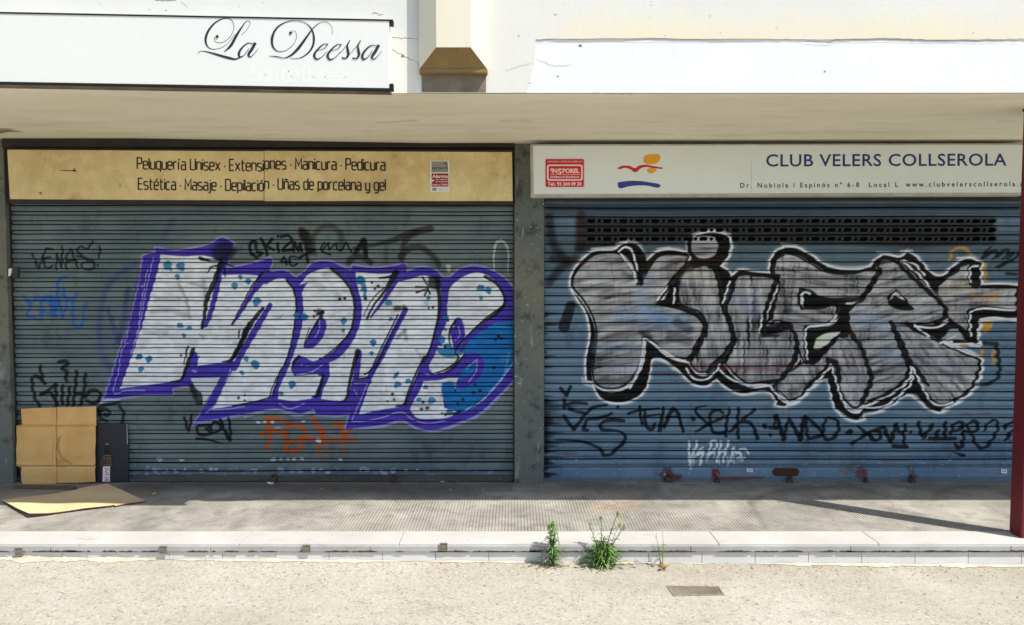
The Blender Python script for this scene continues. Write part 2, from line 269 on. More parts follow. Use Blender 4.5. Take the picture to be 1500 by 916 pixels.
    for i in range(70):
        u, v = r.uniform(190,745), r.uniform(683,697); w = abs(r.normal(0,1.6))+.6
        c.line([(u,v),(u+r.uniform(-4,4),v+r.uniform(-1,1))], w, (160,178,190), None, r.uniform(.3,.8), .7)
    c.line('P 190,690 750,690', 9, (70,92,118), None, .35, 3)
    for i in range(45):
        u, v = r.uniform(25,745), r.uniform(300,680); L = r.uniform(2,12)
        c.line([(u,v),(u+r.uniform(-1.5,1.5),v+L)], r.uniform(.5,1.1), (30,32,30) if r.rand() < .7 else (150,155,150), None, r.uniform(.2,.55), .6)

def paint_right(c):
    BLK=(16,14,15); WHT=(226,229,232); GRY=(184,184,186)
    def streak(ang, drip=0.0):
        ca, sa = np.cos(np.radians(ang)), np.sin(np.radians(ang))
        def f(u, v):
            a, b = u*ca+v*sa, v*ca-u*sa                      # along / across the brushing
            t = .02+.68*vnoise(a/34+5, b/4.6)+.44*vnoise(a/15+40, b/1.8+9)+.42*vnoise(u/24+3, v/20+7)
            t += .14*vnoise(u/2.2, v/2.2+50)-.10
            if drip: t -= drip*np.clip(vnoise(u/2.6+80, v/26)-.52, 0, 1)*3.0*vnoise(u/20, v/16+30)
            return t
        return f
    dirt = lambda u, v: .7+.6*vnoise(u/8, v/3)
    # dark overspray and rust near the top, with some of its shade painted in
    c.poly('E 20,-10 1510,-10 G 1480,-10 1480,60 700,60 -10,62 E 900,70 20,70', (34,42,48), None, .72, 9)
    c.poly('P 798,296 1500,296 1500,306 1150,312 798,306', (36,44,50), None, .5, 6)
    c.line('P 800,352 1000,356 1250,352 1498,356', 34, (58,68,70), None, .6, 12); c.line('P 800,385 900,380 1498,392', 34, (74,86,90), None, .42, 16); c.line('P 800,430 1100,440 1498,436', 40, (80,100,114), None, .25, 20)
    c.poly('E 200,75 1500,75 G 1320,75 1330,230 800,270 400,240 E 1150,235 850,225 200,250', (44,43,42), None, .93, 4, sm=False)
    c.line('E 235,60 235,260', 13, (52,36,34), 1, .75, 2.5); c.line('E 210,270 400,250 480,250', 9, BLK, 1, .8, 2)
    c.lines('E 40,80 70,250 140,340;E 40,470 120,380 200,330;E 60,330 160,340', 13, (30,28,30), 1, .8, 3)
    c.line('E 170,620 130,745', [15,17], (24,22,24), 1, .92, 1.5); c.line('E 190,600 225,630', 5, BLK, 1, .7, 2)
    c.lines('E 60,20 270,20;E 150,70 300,68', 3, (86,46,36), None, .5, 2)
    OUT = ('E 172,495 178,430 232,350 312,287 440,276 480,246 540,235 590,268 632,350 690,296 760,278 862,290 890,300 892,230 940,190 1040,168 1120,190 1148,245 1130,315 1080,375 1130,405 1150,440 1200,402 1290,412 1385,420 1390,345 1425,288 1485,260 '
           'G 30,262 105,265 200,312 285,370 400,398 545,385 600,335 640,310 700,318 740,322 790,290 850,328 950,432 1000,435 1085,365 1160,328 1240,355 1235,490 1475,492 1478,640 1478,690 1240,700 1220,830 H 1225,90 1130,95 1020,95 1140,140 1235,190 1232,280 1190,372 1080,452 980,512 900,480 830,420 790,405 700,462 600,510 520,528 520,555 470,565 420,552 350,490 322,400 300,312 280,312 200,370 130,440 40,480 -20,470 F 1430,450 1380,392 1200,400 1120,362 1060,312 1000,352 920,342 820,252 700,182 662,195 650,285 620,380 540,442 440,455 360,432 320,372 308,332 268,322 265,200 290,60 E 290,760 262,650 205,565')
    c.poly(OUT, WHT, 1, .42, 3.0, grow=3.6); c.poly(OUT, WHT, 1, 1, .8, grow=2.7); c.poly(OUT, BLK, 1, 1, .8)
    L = ['E 185,490 200,430 260,357 330,307 450,302 510,347 550,425 575,497 600,482 650,400 712,322 800,310 880,320 850,385 780,455 715,560 690,615 800,632 930,682 972,732 958,800 930,840 F 895,178 855,182 760,150 645,55 605,45 592,200 560,270 500,342 420,365 340,345 316,310 332,100 E 330,740 292,640 240,560',
         'E 835,505 850,450 920,397 990,377 1040,402 1066,480 1080,560 1092,640 1130,720 1150,775 1150,835 F 1135,95 1085,170 1035,210 995,262 950,262 905,212 945,130 975,20 E 1000,830 1005,720 960,650 850,605 832,560',
         'E 1160,505 1205,438 1300,440 1405,452 1430,470 1385,560 1352,650 1340,730 1335,800 1420,790 1500,760 G 20,735 62,742 95,800 H 108,90 98,190 55,265 0,312 F 1420,310 1350,332 1270,338 1190,292 1120,215 1150,160 1180,80 E 1178,800 1160,720 1130,640',
         'E 1420,440 1418,390 1432,340 1485,305 G 30,300 110,320 200,370 300,420 450,427 590,402 612,420 550,500 500,560 440,580 270,568 200,522 145,508 120,560 130,640 250,640 350,610 345,680 270,732 160,738 158,835 H 158,205 115,100 85,25 60,0 G 62,720 0,700 -70,720 E 1400,720 1430,580 1450,470',
         'H 215,225 320,110 400,30 435,5 500,120 545,250 568,310 540,400 505,470 465,482 415,440 370,340 345,215 315,200 200,330 110,425 50,435 5,400 0,330 100,255 160,222',
         'G 440,650 500,592 560,522 630,400 612,375 640,340 690,335 760,392 850,472 930,542 990,602 1012,680 965,708 800,720 690,715 H 720,95 770,200 785,285 690,372 560,440 520,462 570,310 545,250 500,120 445,20',
         'H 695,-5 800,0 920,60 1000,105 1130,152 1218,195 1225,255 1185,350 1080,432 985,462 930,420 830,240 765,100',
         'G 962,512 1050,430 1110,385 1160,365 1165,480 1240,505 1455,512 1450,636 1180,632 1160,660 1155,770 1060,700 1035,680 1030,640 1000,580']
    for l in L[:-1]: c.poly([(u+1.6, v+2.6) for u, v in X(l)], WHT, 1, .95, .7, grow=4.6)
    for l in L: c.poly(l, BLK, 1, 1, .8, grow=3.3)
    for l, (an, dr) in zip(L, ((-12,.2),(82,.5),(88,.7),(8,.5),(70,.3),(-20,.3),(48,.3),(-10,.3))): c.poly(l, GRY, 1, 1, .9, tex=streak(an, dr))
    c.poly('E 905,255 925,205 990,190 1050,205 1072,255 1050,305 990,330 930,315', GRY, 1, 1, 1, tex=streak(0))
    # colour washes over the silver
    for t, w, col, al in (('E 480,680 700,700 860,720',26,(110,150,190),.4),('E 640,470 600,590',20,(110,140,170),.35),('E 640,640 780,720',18,(120,160,200),.4),('G 520,700 700,760',30,(104,136,172),.4),('H 640,150 760,200',22,(100,130,165),.35),('H 850,160 1100,260',24,(110,120,136),.4),('H 0,90 60,200',22,(96,96,112),.4),('F 340,120 560,110',18,(110,140,170),.3),('E 1180,560 1300,640',24,(140,146,176),.4),('F 400,240 560,250',12,(160,150,190),.35),('H 390,280 520,300',16,(112,112,124),.35),('G 1000,560 1150,480',16,(190,180,150),.35),('E 860,420 1040,470',16,(206,204,190),.5)):
        c.line(t, w, col, None, al, 6, tex=dirt)
    for t, w, al in (('E 280,430 480,420',10,.35),('E 240,510 420,500',8,.5),('E 350,560 540,545',7,.3),('E 350,740 560,715',7,.5),('E 400,800 640,780',9,.4),('E 820,720 890,760',14,.6),('F 780,50 880,80',16,.6),('F 600,30 660,60',7,.85),('E 500,420 540,440',8,.6),('E 240,380 420,360',6,.35),('G 20,520 60,640',9,.5),('G 150,440 280,480',7,.5),('G 580,560 600,620',10,.4),('H 560,290 760,230',9,.4),('H 840,180 1050,300',7,.4),('H 990,260 1150,330',8,.4),('H 230,260 320,330',9,.35),('H 50,420 200,330',10,.4),('H 880,95 930,110',10,.6),('F 330,330 540,320',11,.65),('F 1180,330 1400,300',7,.45),('G 1120,440 1140,470',5,.5),('E 1380,560 1480,640',8,.35),('E 1300,450 1300,520',5,.4),('E 760,380 840,340',8,.35),('H 0,30 70,60',9,.5),('H 410,50 440,90',9,.3)):
        c.line(t, w, (30,28,32), None, al, 3.0, tex=dirt)
    r = np.random.RandomState(11)
    for l in L:
        p = np.array(X(l)); lo, hi = p.min(0), p.max(0)
        for i in range(int((hi[0]-lo[0])*(hi[1]-lo[1])/420)):
            u = r.uniform(lo[0], hi[0]); v = r.uniform(lo[1], hi[1])
            s_ = c.box((u,v),(u,v))
            if s_ is None: continue
            k = c.rgb[s_]; 
            if k[k.shape[0]//2, k.shape[1]//2].mean() < .25: continue
            c.line([(u,v),(u+r.uniform(-1,1),v+r.uniform(4,16))], r.uniform(.6,1.8), (52,52,58), None, r.uniform(.15,.5), .8)
    # black inner strokes
    B = [('E 480,275 540,330 580,400 600,480',[4,7,9,8]), ('E 540,245 600,320 620,400',[13,15,10]), ('E 890,360 800,460 720,570',[9,10,4]), ('E 790,505 780,600 720,600',[9,14,8]), ('E 735,600 850,632 950,680 990,735 970,820 F 930,150 890,200',[9,8,8,8,8,9,9]),
         ('E 822,505 825,620',[3.6,4]), ('E 1050,380 1090,480 1095,600 1140,720 1165,830 F 1170,70 1110,170 1040,230 1010,270',[10,12,8,8,8,8,9,9,8]), ('E 905,200 890,250 920,320 990,345 1070,310 1090,250',[6,6,6,6,7,9]), ('E 1090,200 1115,260 1080,330 1020,370',[11,12,12,10]),
         ('E 1170,490 1130,600',[5,5]), ('E 1200,415 1300,425 1440,440',[5,5,7]), ('E 1430,440 1390,560 1360,650 1350,740',[8,7,6,8]), ('E 1340,770 1420,750 1500,740 G 60,730 100,790 H 112,90 100,190 50,270 0,325 F 1400,330 1270,350',[10,13,13,6,6,8,9,8,7,7,7]),
         ('E 1340,800 1440,800',[5,3]),
         ('G 130,515 125,590 145,635',[4,4,5]), ('G 145,515 250,575 440,580 500,575',[5,8,8,6]), ('G 620,400 560,500 500,585',[9,9,8]), ('G 180,560 350,600',[10,10]), ('G 380,610 400,700 400,790',[17,19,14]), ('G 350,690 270,740 165,745 165,850 H 175,210',[5,4,6,6,8]), ('H 190,40 200,160',[10,12]), ('H 210,210 320,105 400,25',[10,6,2]), ('G 430,760 475,830 H 500,110 545,240 565,310 530,410 500,475',[9,7,7,7,8,8,7]),
         ('H 0,380 60,440',[2,2]), ('H 300,200 345,215 375,330',[9,9,6]), ('H 165,370 270,270 320,215',[6,6,6]),
         ('G 640,318 700,335 790,420 900,520 980,590 1025,650 1010,690 960,720',[5,6,6,6,6,7,8,7]), ('G 690,720 720,790 H 750,100 800,220 850,270 910,350',[7,9,10,11,8,5]), ('G 790,325 870,400 960,500 990,470 1100,390',[12,13,10,6,8]), ('G 870,430 960,520',[8,6]),
         ('G 790,730 900,770 1050,740 1150,800',[8,16,14,10]), ('H 840,0 1060,10 1160,40',[9,12,8]), ('H 800,210 780,300 700,380 560,450',[8,6,5,5]),
         ('G 1165,380 1170,480 1230,492',[4,6,4]), ('G 1200,385 1205,490',[11,12]), ('G 1240,492 1470,494',[3,3]), ('G 1165,650 1165,770 H 1170,60',[5,5,5]), ('G 1170,650 1470,660',[10,11]), ('G 1200,680 1200,830 H 1200,80',[10,9,9]), ('G 1455,520 1458,640',[4,4]),
         ('H 1000,100 1130,160 1220,200 1225,270',[3,3,4,4]), ('H 1220,260 1180,360 1080,440 980,490 920,440',[4,5,5,9,9])]
    for t, w in B: c.line(t, w, BLK, 1, .97, .8)
    c.poly('G 655,572 715,515 760,555 830,640 800,648 690,625', BLK, 1, 1, .8); c.poly('G 165,560 250,600 340,590 330,612 200,628 160,612', BLK, 1, 1, .8)
    c.poly('G 170,745 300,740 400,700 430,745 H 330,60 210,190 180,200', BLK, 1, .96, .8, sm=False)
    c.poly('H 220,95 265,45 380,25 330,70 250,130 220,130', (214,222,206), 1, .95, 1); c.poly('G 675,580 712,532 740,545 765,582 735,570 715,552', (220,224,214), 1, .95, .8)
    c.poly('G 1060,760 1100,760 H 1120,50 1150,80 1000,70', (176,186,186), 1, .8, 1.2)
    # white glints and inner lines
    c.lines('E 465,285 500,260 540,275 560,330;E 475,300 550,400 570,470;E 560,330 580,400;E 805,510 800,600;E 1140,470 1100,600;E 700,580 760,500;F 615,70 600,200 570,300 530,370;F 640,75 720,130 820,190 890,215;F 875,250 920,310 990,318 1060,262 1080,225;F 1080,260 1140,310 1250,350 1380,355 1420,400 1499,460 H 50,475 100,460 200,370 310,245;H 320,225 350,320 390,440 440,510 490,515 515,475 545,490 640,480 740,410 815,325 805,240;H 815,240 880,360 940,460 990,475 1060,455;H 1000,505 1120,440;G 150,610 150,540 170,535 195,545;H 175,190 G 178,750 240,740 320,720 355,670;G 755,345 860,430 930,510;G 770,340 840,370 890,430;G 830,735 920,805 H 915,55;G 830,742 960,750 1035,715;G 1175,800 1178,655 1440,645;G 1230,700 1300,690 1455,708;G 1215,800 1230,715;G 1240,485 1380,482 1465,490;G 1240,370 1240,480;G 1170,470 1180,380 1215,375;H 1225,75 1240,110 1170,110;H 985,95 1060,65 1080,55;H 1060,85 1010,95 1140,150 1240,195 1235,280 1190,372;E 1320,780 1340,700;G 1090,325 1190,325', 2.7, WHT, 1, 1, .7)
    c.lines('E 450,240 530,225 600,245;E 920,180 1040,165 1145,180;E 1150,240 1140,310 1120,360;G 300,375 420,385 560,375;F 240,310 250,340 310,360;F 680,190 740,210 800,255;H 1000,510 1130,440 1180,390;H 350,500 430,555 480,570 520,545;H 520,525 640,510;H 780,410 830,415 900,490;G 20,240 110,245;E 300,270 450,260;E 700,272 770,262;G 610,290 690,295;G 750,285 820,280', 2.4, WHT, 1, .6, 1.5)
    # yellow
    YE=(198,150,40)
    c.lines('G 1050,340 1055,290 1100,265 1150,275 1175,300', 4.5, YE, 1, .75, 1.2); c.lines('G 1260,360 1265,460;H 1240,140 1240,175;H 1310,140 1310,220', 5, YE, 1, .8, 1.4)
    c.poly('G 1240,715 1310,712 1290,760 1255,785', YE, 1, .9, 1); c.poly('H 1245,-5 1300,0 1260,40', YE, 1, .8, 1.5); c.line('H 1120,105 1150,108', 5, YE, 1, .7, 1.5)
    c.lines('G 1185,540 1210,570;G 1250,570 1340,545;G 1300,600 1340,560', 7, (196,150,90), 1, .6, 2.5)
    c.line('H 1250,95 1330,100 1340,160 1340,300 1290,340 1180,350', [6,6,6,6,5,3], BLK, 1, .9, 1)
    # rust lines along a few slats
    RU=(96,48,32)
    for t, w, al in (('F 660,228 1499,235',3.2,.55),('H 0,235 480,232',3.2,.5),('F 640,280 900,285',3,.6),('H 0,290 500,285',2.5,.4),('F 1090,245 1440,255',5,.6),('F 900,250 1000,250',5,.5),('E 640,345 1200,345',3,.5),('E 600,395 1000,400',3,.45),('E 180,350 260,350',5,.6),('G 900,360 1000,350',3,.4),('H 450,180 600,180',2.5,.4)):
        c.line(t, w, RU, None, al, 1.4, tex=dirt)
    # black scribble at the right edge
    c.lines('G 1240,325 1290,260;G 1250,325 1320,280 1340,290 1310,330;G 1330,320 1390,275 1410,285 1370,330;G 1400,325 1440,290;G 1430,340 1478,285;G 1330,380 1420,340;G 1350,380 1390,350;G 1390,420 1450,425', [5,4], BLK, 5, .9, .9)
    # row of names
    NM=(13,15,22)
    c.lines('S1 145,60 200,130;S1 242,45 205,130;S1 182,180 182,262;S1 210,222 280,205 402,212;S1 180,340 220,400 275,470;S1 275,470 340,390 420,290 480,250 600,226;S1 230,265 310,290 400,312;S1 410,480 372,470 392,420 402,380 520,360 620,330 652,310;S1 715,245 718,247', [5.6,5], NM, 4, .93, .9)
    c.line('S1 770,385 650,375 570,395 535,440 560,470 650,480 740,495 788,540 780,590 720,650 640,720 580,728 540,670 450,620 330,590 100,575', [6,6,5,5,6,5,4,5,6,6,5,6,5,4,4,3], NM, 4, .93, .9)
    r = np.random.RandomState(8)
    for i in range(70):
        u = 799; v = r.uniform(585,700) if i < 50 else r.uniform(430,700); c.line([(u,v),(u+abs(r.normal(0,14))+2,v+r.uniform(-1,1))], [r.uniform(3,6),.6], (18,20,26), None, .8, 1.3)
    for t, w in (('S1 820,312 880,290 1130,262',[5,4,3]),('S1 935,240 940,330 962,420',4.6),('S1 985,280 985,370 1010,450 1050,472 1085,420',[4,5,6,5]),('S1 990,342 1130,320',3.4),('S1 1172,258 1150,380 1130,482',[4.6,6,6.6]),('S1 1180,440 1270,270 1310,300 1340,400 1370,492',[6,6.6,6,5,5]),('S1 1210,346 1320,346',3),
        ('S2 218,62 140,75 115,102 180,180 250,235',[2.6,3.6,4.4,5,5.4]),('S2 120,296 230,230 380,160',[4,4.6,4.6]),('S2 92,178 96,180',6.5),('S2 365,122 330,100 260,120 250,200 282,302 380,302 402,285',[5,4.4,5,5,5,6,4]),('S2 432,85 402,200 392,335',[4.6,5,5]),('S2 512,85 500,220 507,356',[5,5,5.2]),('S2 662,92 500,230 430,296',[4.6,5,5]),('S2 510,212 590,205 632,232 682,360',[4,6,5,6]),
        ('S2 750,245 754,247',7.5),('S2 800,325 803,327',5),('S2 790,262 850,268',3.4),('S2 850,150 840,235',[6,4]),('S2 862,150 900,290 925,368',[6,6.4,7]),('S2 835,258 905,268',5),('S2 925,368 945,260 975,182 1030,280 1072,368',[6,5.4,6,6,7]),('S2 1080,368 1100,185',[7,6]),('S2 1122,160 1130,260 1147,368',[6,5.4,5]),('S2 1135,165 1250,270 1282,310',[5,6,4]),('S2 1150,362 1275,330',5),('S2 1310,182 1290,240 1292,345 1330,370 1400,330 1428,260 1410,192 1335,170',[4.4,5,6,6,6,5.4,4.6,3.6]),
        ('S3 70,195 85,182 95,192',7.5),('S3 158,145 215,195 272,235',[4,5.4,5]),('S3 100,292 200,222 270,180 372,150',[4.4,5.4,5,4.4]),('S3 262,190 262,245 325,255 342,192 290,180',5.6),('S3 375,150 395,210 432,270',[6,7,6]),('S3 432,270 460,180 480,125 500,190 560,180',[6,6.4,6.4,5,4.4]),('S3 560,125 540,200 547,305',[4.6,5,5]),('S3 448,308 560,316',6.6),('S3 600,190 604,192',5.5),('S3 665,108 680,180 700,240 790,128',[6,6,6.4,5.4]),('S3 830,182 812,250',6.4),('S3 755,245 970,246',6.4),('S3 890,110 890,240',6),('S3 945,205 960,135 1010,104 1048,130 1000,170 935,190',[5,5.4,5.4,5.4,5]),('S3 1092,190 1080,130 1130,96 1168,130 1140,185 1040,180',[5,5,5.4,5.4,6,5]),('S3 1045,195 1040,280 1010,325 975,300',[5,6,7.4,6]),('S3 1120,220 1150,292 1200,328 1252,300 1302,230 1335,130 1310,88 1270,98 1215,180',[5,5.4,6,5.4,5,5,3.6,4.4,3.6]),('S3 1388,160 1402,138 1452,108',[5,5,6]),('S3 1400,256 1440,200 1450,180',5.4),('S3 955,360 1000,375 1042,386',[1.4,4,6])):
        c.line(t, w, NM, 2, .95, .8, corner=120)
    # white dripping tag
    c.lines('S2 60,390 56,480 72,600;S2 60,562 122,430;S2 130,390 120,460;S2 182,440 110,525 188,475 160,600;S2 262,400 240,500 222,600;S2 250,402 290,376 312,402 290,470 222,505;S2 352,390 330,500 310,570;S2 422,385 390,480 368,570;S2 330,482 402,470;S2 440,560 465,440 490,490 512,482 545,555;S2 530,460 570,455 600,490;S2 500,545 570,540', 3.3, (222,230,234), 3, .97, .9)
    for u, v, l in ((893,780,65),(905,790,75),(960,800,45),(1000,790,35),(1075,790,40),(1130,790,60),(1165,780,45),(1200,790,20),(920,770,75),(1045,740,60)): c.line(f'F {u},{v} {u},{v+l}', [2.8,1.4], (210,220,226), 3, .85, .8)
    c.line('F 1010,810 1000,840', 3, (40,40,44), None, .8, .8)
    # bottom slat: rust patches, red primer, chips
    c.poly('Q 170,80 230,82 250,125 320,140 300,185 180,190 150,150 110,140 160,110', (84,44,36), None, .86, 2.2, tex=dirt)
    c.poly('Q 550,92 600,92 615,130 590,165 550,150', (110,26,26), None, .95, 1, tex=dirt); c.line('Q 560,170 780,165 960,158', [5,6,2], (112,36,30), None, .8, 1.6, tex=dirt)
    c.poly('R 310,78 350,80 385,110 370,165 300,160 270,130', (112,40,36), None, .78, 2.4, tex=dirt); c.line('R 170,95 215,130', 3, (140,50,50), None, .6, 1.5)
    c.poly('R 690,75 750,80 745,120 780,150 740,180 700,175 705,120', (80,46,40), None, .75, 2.4, tex=dirt)
    c.line('P 800,702 1498,701', 3.5, (74,60,50), None, .6, 1.8, tex=dirt)
    c.lines('R 480,25 700,22', 3, (110,70,56), None, .5, 2)
    for i in range(110):
        u, v = r.uniform(805,1470), r.choice([r.uniform(686,697), r.uniform(672,684)]); 
        c.line([(u,v),(u+r.uniform(-3,3),v+r.uniform(-1,1))], abs(r.normal(0,.9))+.5, (180,200,214), None, r.uniform(.2,.7), .7)
    for i in range(60):
        u, v = r.uniform(805,1470), r.uniform(560,680); L_ = r.uniform(2,14)
        c.line([(u,v),(u+L_,v+r.uniform(-.6,.6))], r.uniform(.5,1.2), (24,26,34) if r.rand() < .6 else (170,190,205), None, r.uniform(.15,.5), .7)
# ---------------------------------------------------------------- helpers: meshes and things
def tag(o, label, cat=None, group=None, kind=None):
    if label: o['label'] = label
    if cat: o['category'] = cat
    if group: o['group'] = group
    if kind: o['kind'] = kind
    return o
class MB:
    """collects faces (metres, world) and builds ONE mesh object"""
    def __init__(s): s.v = []; s.f = []; s.m = []
    def face(s, pts, m=0):
        n = len(s.v); s.v += [tuple(p) for p in pts]; s.f.append(tuple(range(n, n+len(pts)))); s.m.append(m)
    def hexa(s, a, b, m=0):
        """a: 4 corners of one face, b: the opposite 4"""
        n = len(s.v); s.v += [tuple(p) for p in list(a)+list(b)]
        for q in ((0,1,2,3),(7,6,5,4),(0,4,5,1),(1,5,6,2),(2,6,7,3),(3,7,4,0)):
            s.f.append(tuple(n+i for i in q)); s.m.append(m)
    def box(s, x0, x1, y0, y1, z0, z1, m=0):
        s.hexa([(x0,y0,z0),(x1,y0,z0),(x1,y0,z1),(x0,y0,z1)], [(x0,y1,z0),(x1,y1,z0),(x1,y1,z1),(x0,y1,z1)], m)
    def prism(s, outline, d, m=0):
        """outline: 3D points of the front face; d: vector to the back"""
        n = len(outline); k = len(s.v); s.v += [tuple(p) for p in outline]+[(p[0]+d[0],p[1]+d[1],p[2]+d[2]) for p in outline]
        s.f.append(tuple(range(k, k+n))); s.m.append(m); s.f.append(tuple(range(k+2*n-1, k+n-1, -1))); s.m.append(m)
        for i in range(n):
            j = (i+1) % n; s.f.append((k+i, k+n+i, k+n+j, k+j)); s.m.append(m)
    def tube(s, path, r, n=8, m=0, cap=True):
        P = [Vector(p) for p in path]; R = r if isinstance(r, (list, tuple)) else [r]*len(P); rings = []
        up = Vector((.13,.31,.94)).normalized()
        for i, p in enumerate(P):
            t = (P[min(i+1,len(P)-1)]-P[max(i-1,0)]).normalized(); a = t.cross(up)
            if a.length < .05: a = t.cross(Vector((1,0,0)))
            a.normalize(); b = t.cross(a); k = len(s.v); rings.append(k)
            for q in range(n):
                w = 2*math.pi*q/n; s.v.append(tuple(p+a*(R[i]*math.cos(w))+b*(R[i]*math.sin(w))))
        for i in range(len(P)-1):
            for q in range(n):
                s.f.append((rings[i]+q, rings[i]+(q+1)%n, rings[i+1]+(q+1)%n, rings[i+1]+q)); s.m.append(m)
        if cap:
            s.f.append(tuple(rings[0]+q for q in range(n))[::-1]); s.m.append(m); s.f.append(tuple(rings[-1]+q for q in range(n))); s.m.append(m)
    def ribbon(s, pts, w, Y, m=0, closed=False):
        """flat stroke with mitred joints on the plane y=Y; pts, w in survey units"""
        p = np.array(pts, float); n = len(p)
        W = np.interp(np.linspace(0,1,n), np.linspace(0,1,len(np.atleast_1d(w))), np.atleast_1d(w))/2
        L, Rr = [], []
        for i in range(n):
            a = p[(i-1) % n] if (closed or i > 0) else p[i]; b = p[(i+1) % n] if (closed or i < n-1) else p[i]
            d0 = p[i]-a; d1 = b-p[i]
            if np.hypot(*d0) < 1e-9: d0 = d1
            if np.hypot(*d1) < 1e-9: d1 = d0
            d0 = d0/np.hypot(*d0); d1 = d1/np.hypot(*d1); t = d0+d1
            if np.hypot(*t) < .2: t = d1
            t = t/np.hypot(*t); nn = np.array([-t[1], t[0]]); c = max(.45, abs(np.dot(nn, [-d1[1], d1[0]])))
            e = nn*W[i]/c
            L.append(onY(*(p[i]+e), Y)); Rr.append(onY(*(p[i]-e), Y))
        for i in range(n if closed else n-1):
            j = (i+1) % n; s.face([L[i], L[j], Rr[j], Rr[i]], m)
    def build(s, name, mats, parent=None, smooth=False, bevel=0, weld=False):
        me = bpy.data.meshes.new(name); mats = mats if isinstance(mats, (list, tuple)) else [mats]
        root = parent
        while root is not None and root.parent is not None: root = root.parent
        V = np.array(s.v, float)
        if root is None:
            o0 = np.array([(V[:,0].min()+V[:,0].max())/2, (V[:,1].min()+V[:,1].max())/2, V[:,2].min()])
        else: o0 = np.array(root.location)
        me.from_pydata((V-o0).tolist(), [], s.f)
        for mm in mats: me.materials.append(mm)
        me.polygons.foreach_set('material_index', s.m)
        bm = bmesh.new(); bm.from_mesh(me)
        if weld: bmesh.ops.remove_doubles(bm, verts=bm.verts, dist=1e-5)
        bmesh.ops.recalc_face_normals(bm, faces=bm.faces)
        if bevel:
            bmesh.ops.bevel(bm, geom=[e for e in bm.edges if len(e.link_faces) == 2 and e.calc_face_angle() > .5], offset=bevel, segments=2, profile=.5, affect='EDGES', clamp_overlap=True)
        bm.to_mesh(me); bm.free()
        if smooth: me.polygons.foreach_set('use_smooth', [True]*len(me.polygons))
        ob = bpy.data.objects.new(name, me); COL.objects.link(ob)
        if parent is None: ob.location = o0
        else: ob.parent = parent
        return ob
def thing(name, label, cat, loc, group=None):
    o = bpy.data.objects.new(name, None); COL.objects.link(o); o.location = loc; o.empty_display_size = .1
    bpy.context.view_layer.update()
    return tag(o, label, cat, group)
# ---------------------------------------------------------------- materials
def lc(c): return tuple(float(k) for k in lin(c))+(1.0,)
class NT:
    def __init__(s, name, rough=.8, spec=.3, metal=0):
        s.mat = bpy.data.materials.new(name); s.mat.use_nodes = True; s.t = s.mat.node_tree; s.b = s.t.nodes['Principled BSDF']
        s.b.inputs['Roughness'].default_value = rough; s.b.inputs['Specular IOR Level'].default_value = spec; s.b.inputs['Metallic'].default_value = metal
        s.co = s.n('ShaderNodeTexCoord').outputs['Object']
    def n(s, k, **kw):
        x = s.t.nodes.new(k)
        for a, b in kw.items(): setattr(x, a, b)
        return x
    def l(s, a, b): s.t.links.new(a, b)
    def noise(s, scale, detail=4, rough=.55, stretch=(1,1,1), off=(0,0,0)):
        m = s.n('ShaderNodeMapping'); s.l(s.co, m.inputs[0]); m.inputs['Scale'].default_value = stretch; m.inputs['Location'].default_value = off
        x = s.n('ShaderNodeTexNoise'); s.l(m.outputs[0], x.inputs['Vector']); x.inputs['Scale'].default_value = scale; x.inputs['Detail'].default_value = detail; x.inputs['Roughness'].default_value = rough
        return x.outputs['Fac']
    def ramp(s, fac, lo, hi, a=0.0, b=1.0):
        x = s.n('ShaderNodeMapRange'); x.interpolation_type = 'SMOOTHSTEP'; s.l(fac, x.inputs[0])
        for i, k in enumerate((lo, hi, a, b)): x.inputs[i+1].default_value = k
        return x.outputs[0]
    def math(s, op, a, b=None):
        x = s.n('ShaderNodeMath', operation=op)
        for i, k in enumerate((a, b)):
            if k is None: continue
            if hasattr(k, 'links'): s.l(k, x.inputs[i])
            else: x.inputs[i].default_value = k
        return x.outputs[0]
    def mix(s, fac, a, b, mode='MIX'):
        x = s.n('ShaderNodeMix', data_type='RGBA', blend_type=mode); ins = [i for i in x.inputs if i.type == 'RGBA']
        for k, i in ((fac, x.inputs[0]), (a, ins[0]), (b, ins[1])):
            if hasattr(k, 'links'): s.l(k, i)
            else: i.default_value = k
        return [o for o in x.outputs if o.type == 'RGBA'][0]
    def bump(s, h, strength=.3, dist=.01, prev=None):
        x = s.n('ShaderNodeBump'); s.l(h, x.inputs['Height']); x.inputs['Strength'].default_value = strength; x.inputs['Distance'].default_value = dist
        if prev is not None: s.l(prev, x.inputs['Normal'])
        return x.outputs[0]
    def done(s, col, nrm=None, rough=None):
        if hasattr(col, 'links'): s.l(col, s.b.inputs['Base Color'])
        else: s.b.inputs['Base Color'].default_value = col
        if nrm is not None: s.l(nrm, s.b.inputs['Normal'])
        if rough is not None: s.l(rough, s.b.inputs['Roughness'])
        return s.mat
def worn(name, c, c2, scale=3.0, fine=60.0, rough=.8, bump=.25, dist=.006, stretch=(1,1,1), spots=None, spec=.3, metal=0, amt=.8, off=(0,0,0), fleck=.22):
    t = NT(name, rough, spec, metal)
    a = t.noise(scale, 6, .6, stretch, off); b = t.noise(fine, 3, .6, (1,1,1), off)
    col = t.mix(t.ramp(a, .35, .68, 0, amt), lc(c), lc(c2))
    col = t.mix(t.ramp(b, .3, .75, 0, fleck), col, lc([k*.72 for k in c]))
    if spots: col = t.mix(t.ramp(t.noise(spots[1], 3, .6, (1,1,1), (3,1,7)), spots[2], spots[2]+.05, 0, .85), col, lc(spots[0]))
    return t.done(col, t.bump(b, bump, dist))
M = {}
M['wall'] = None
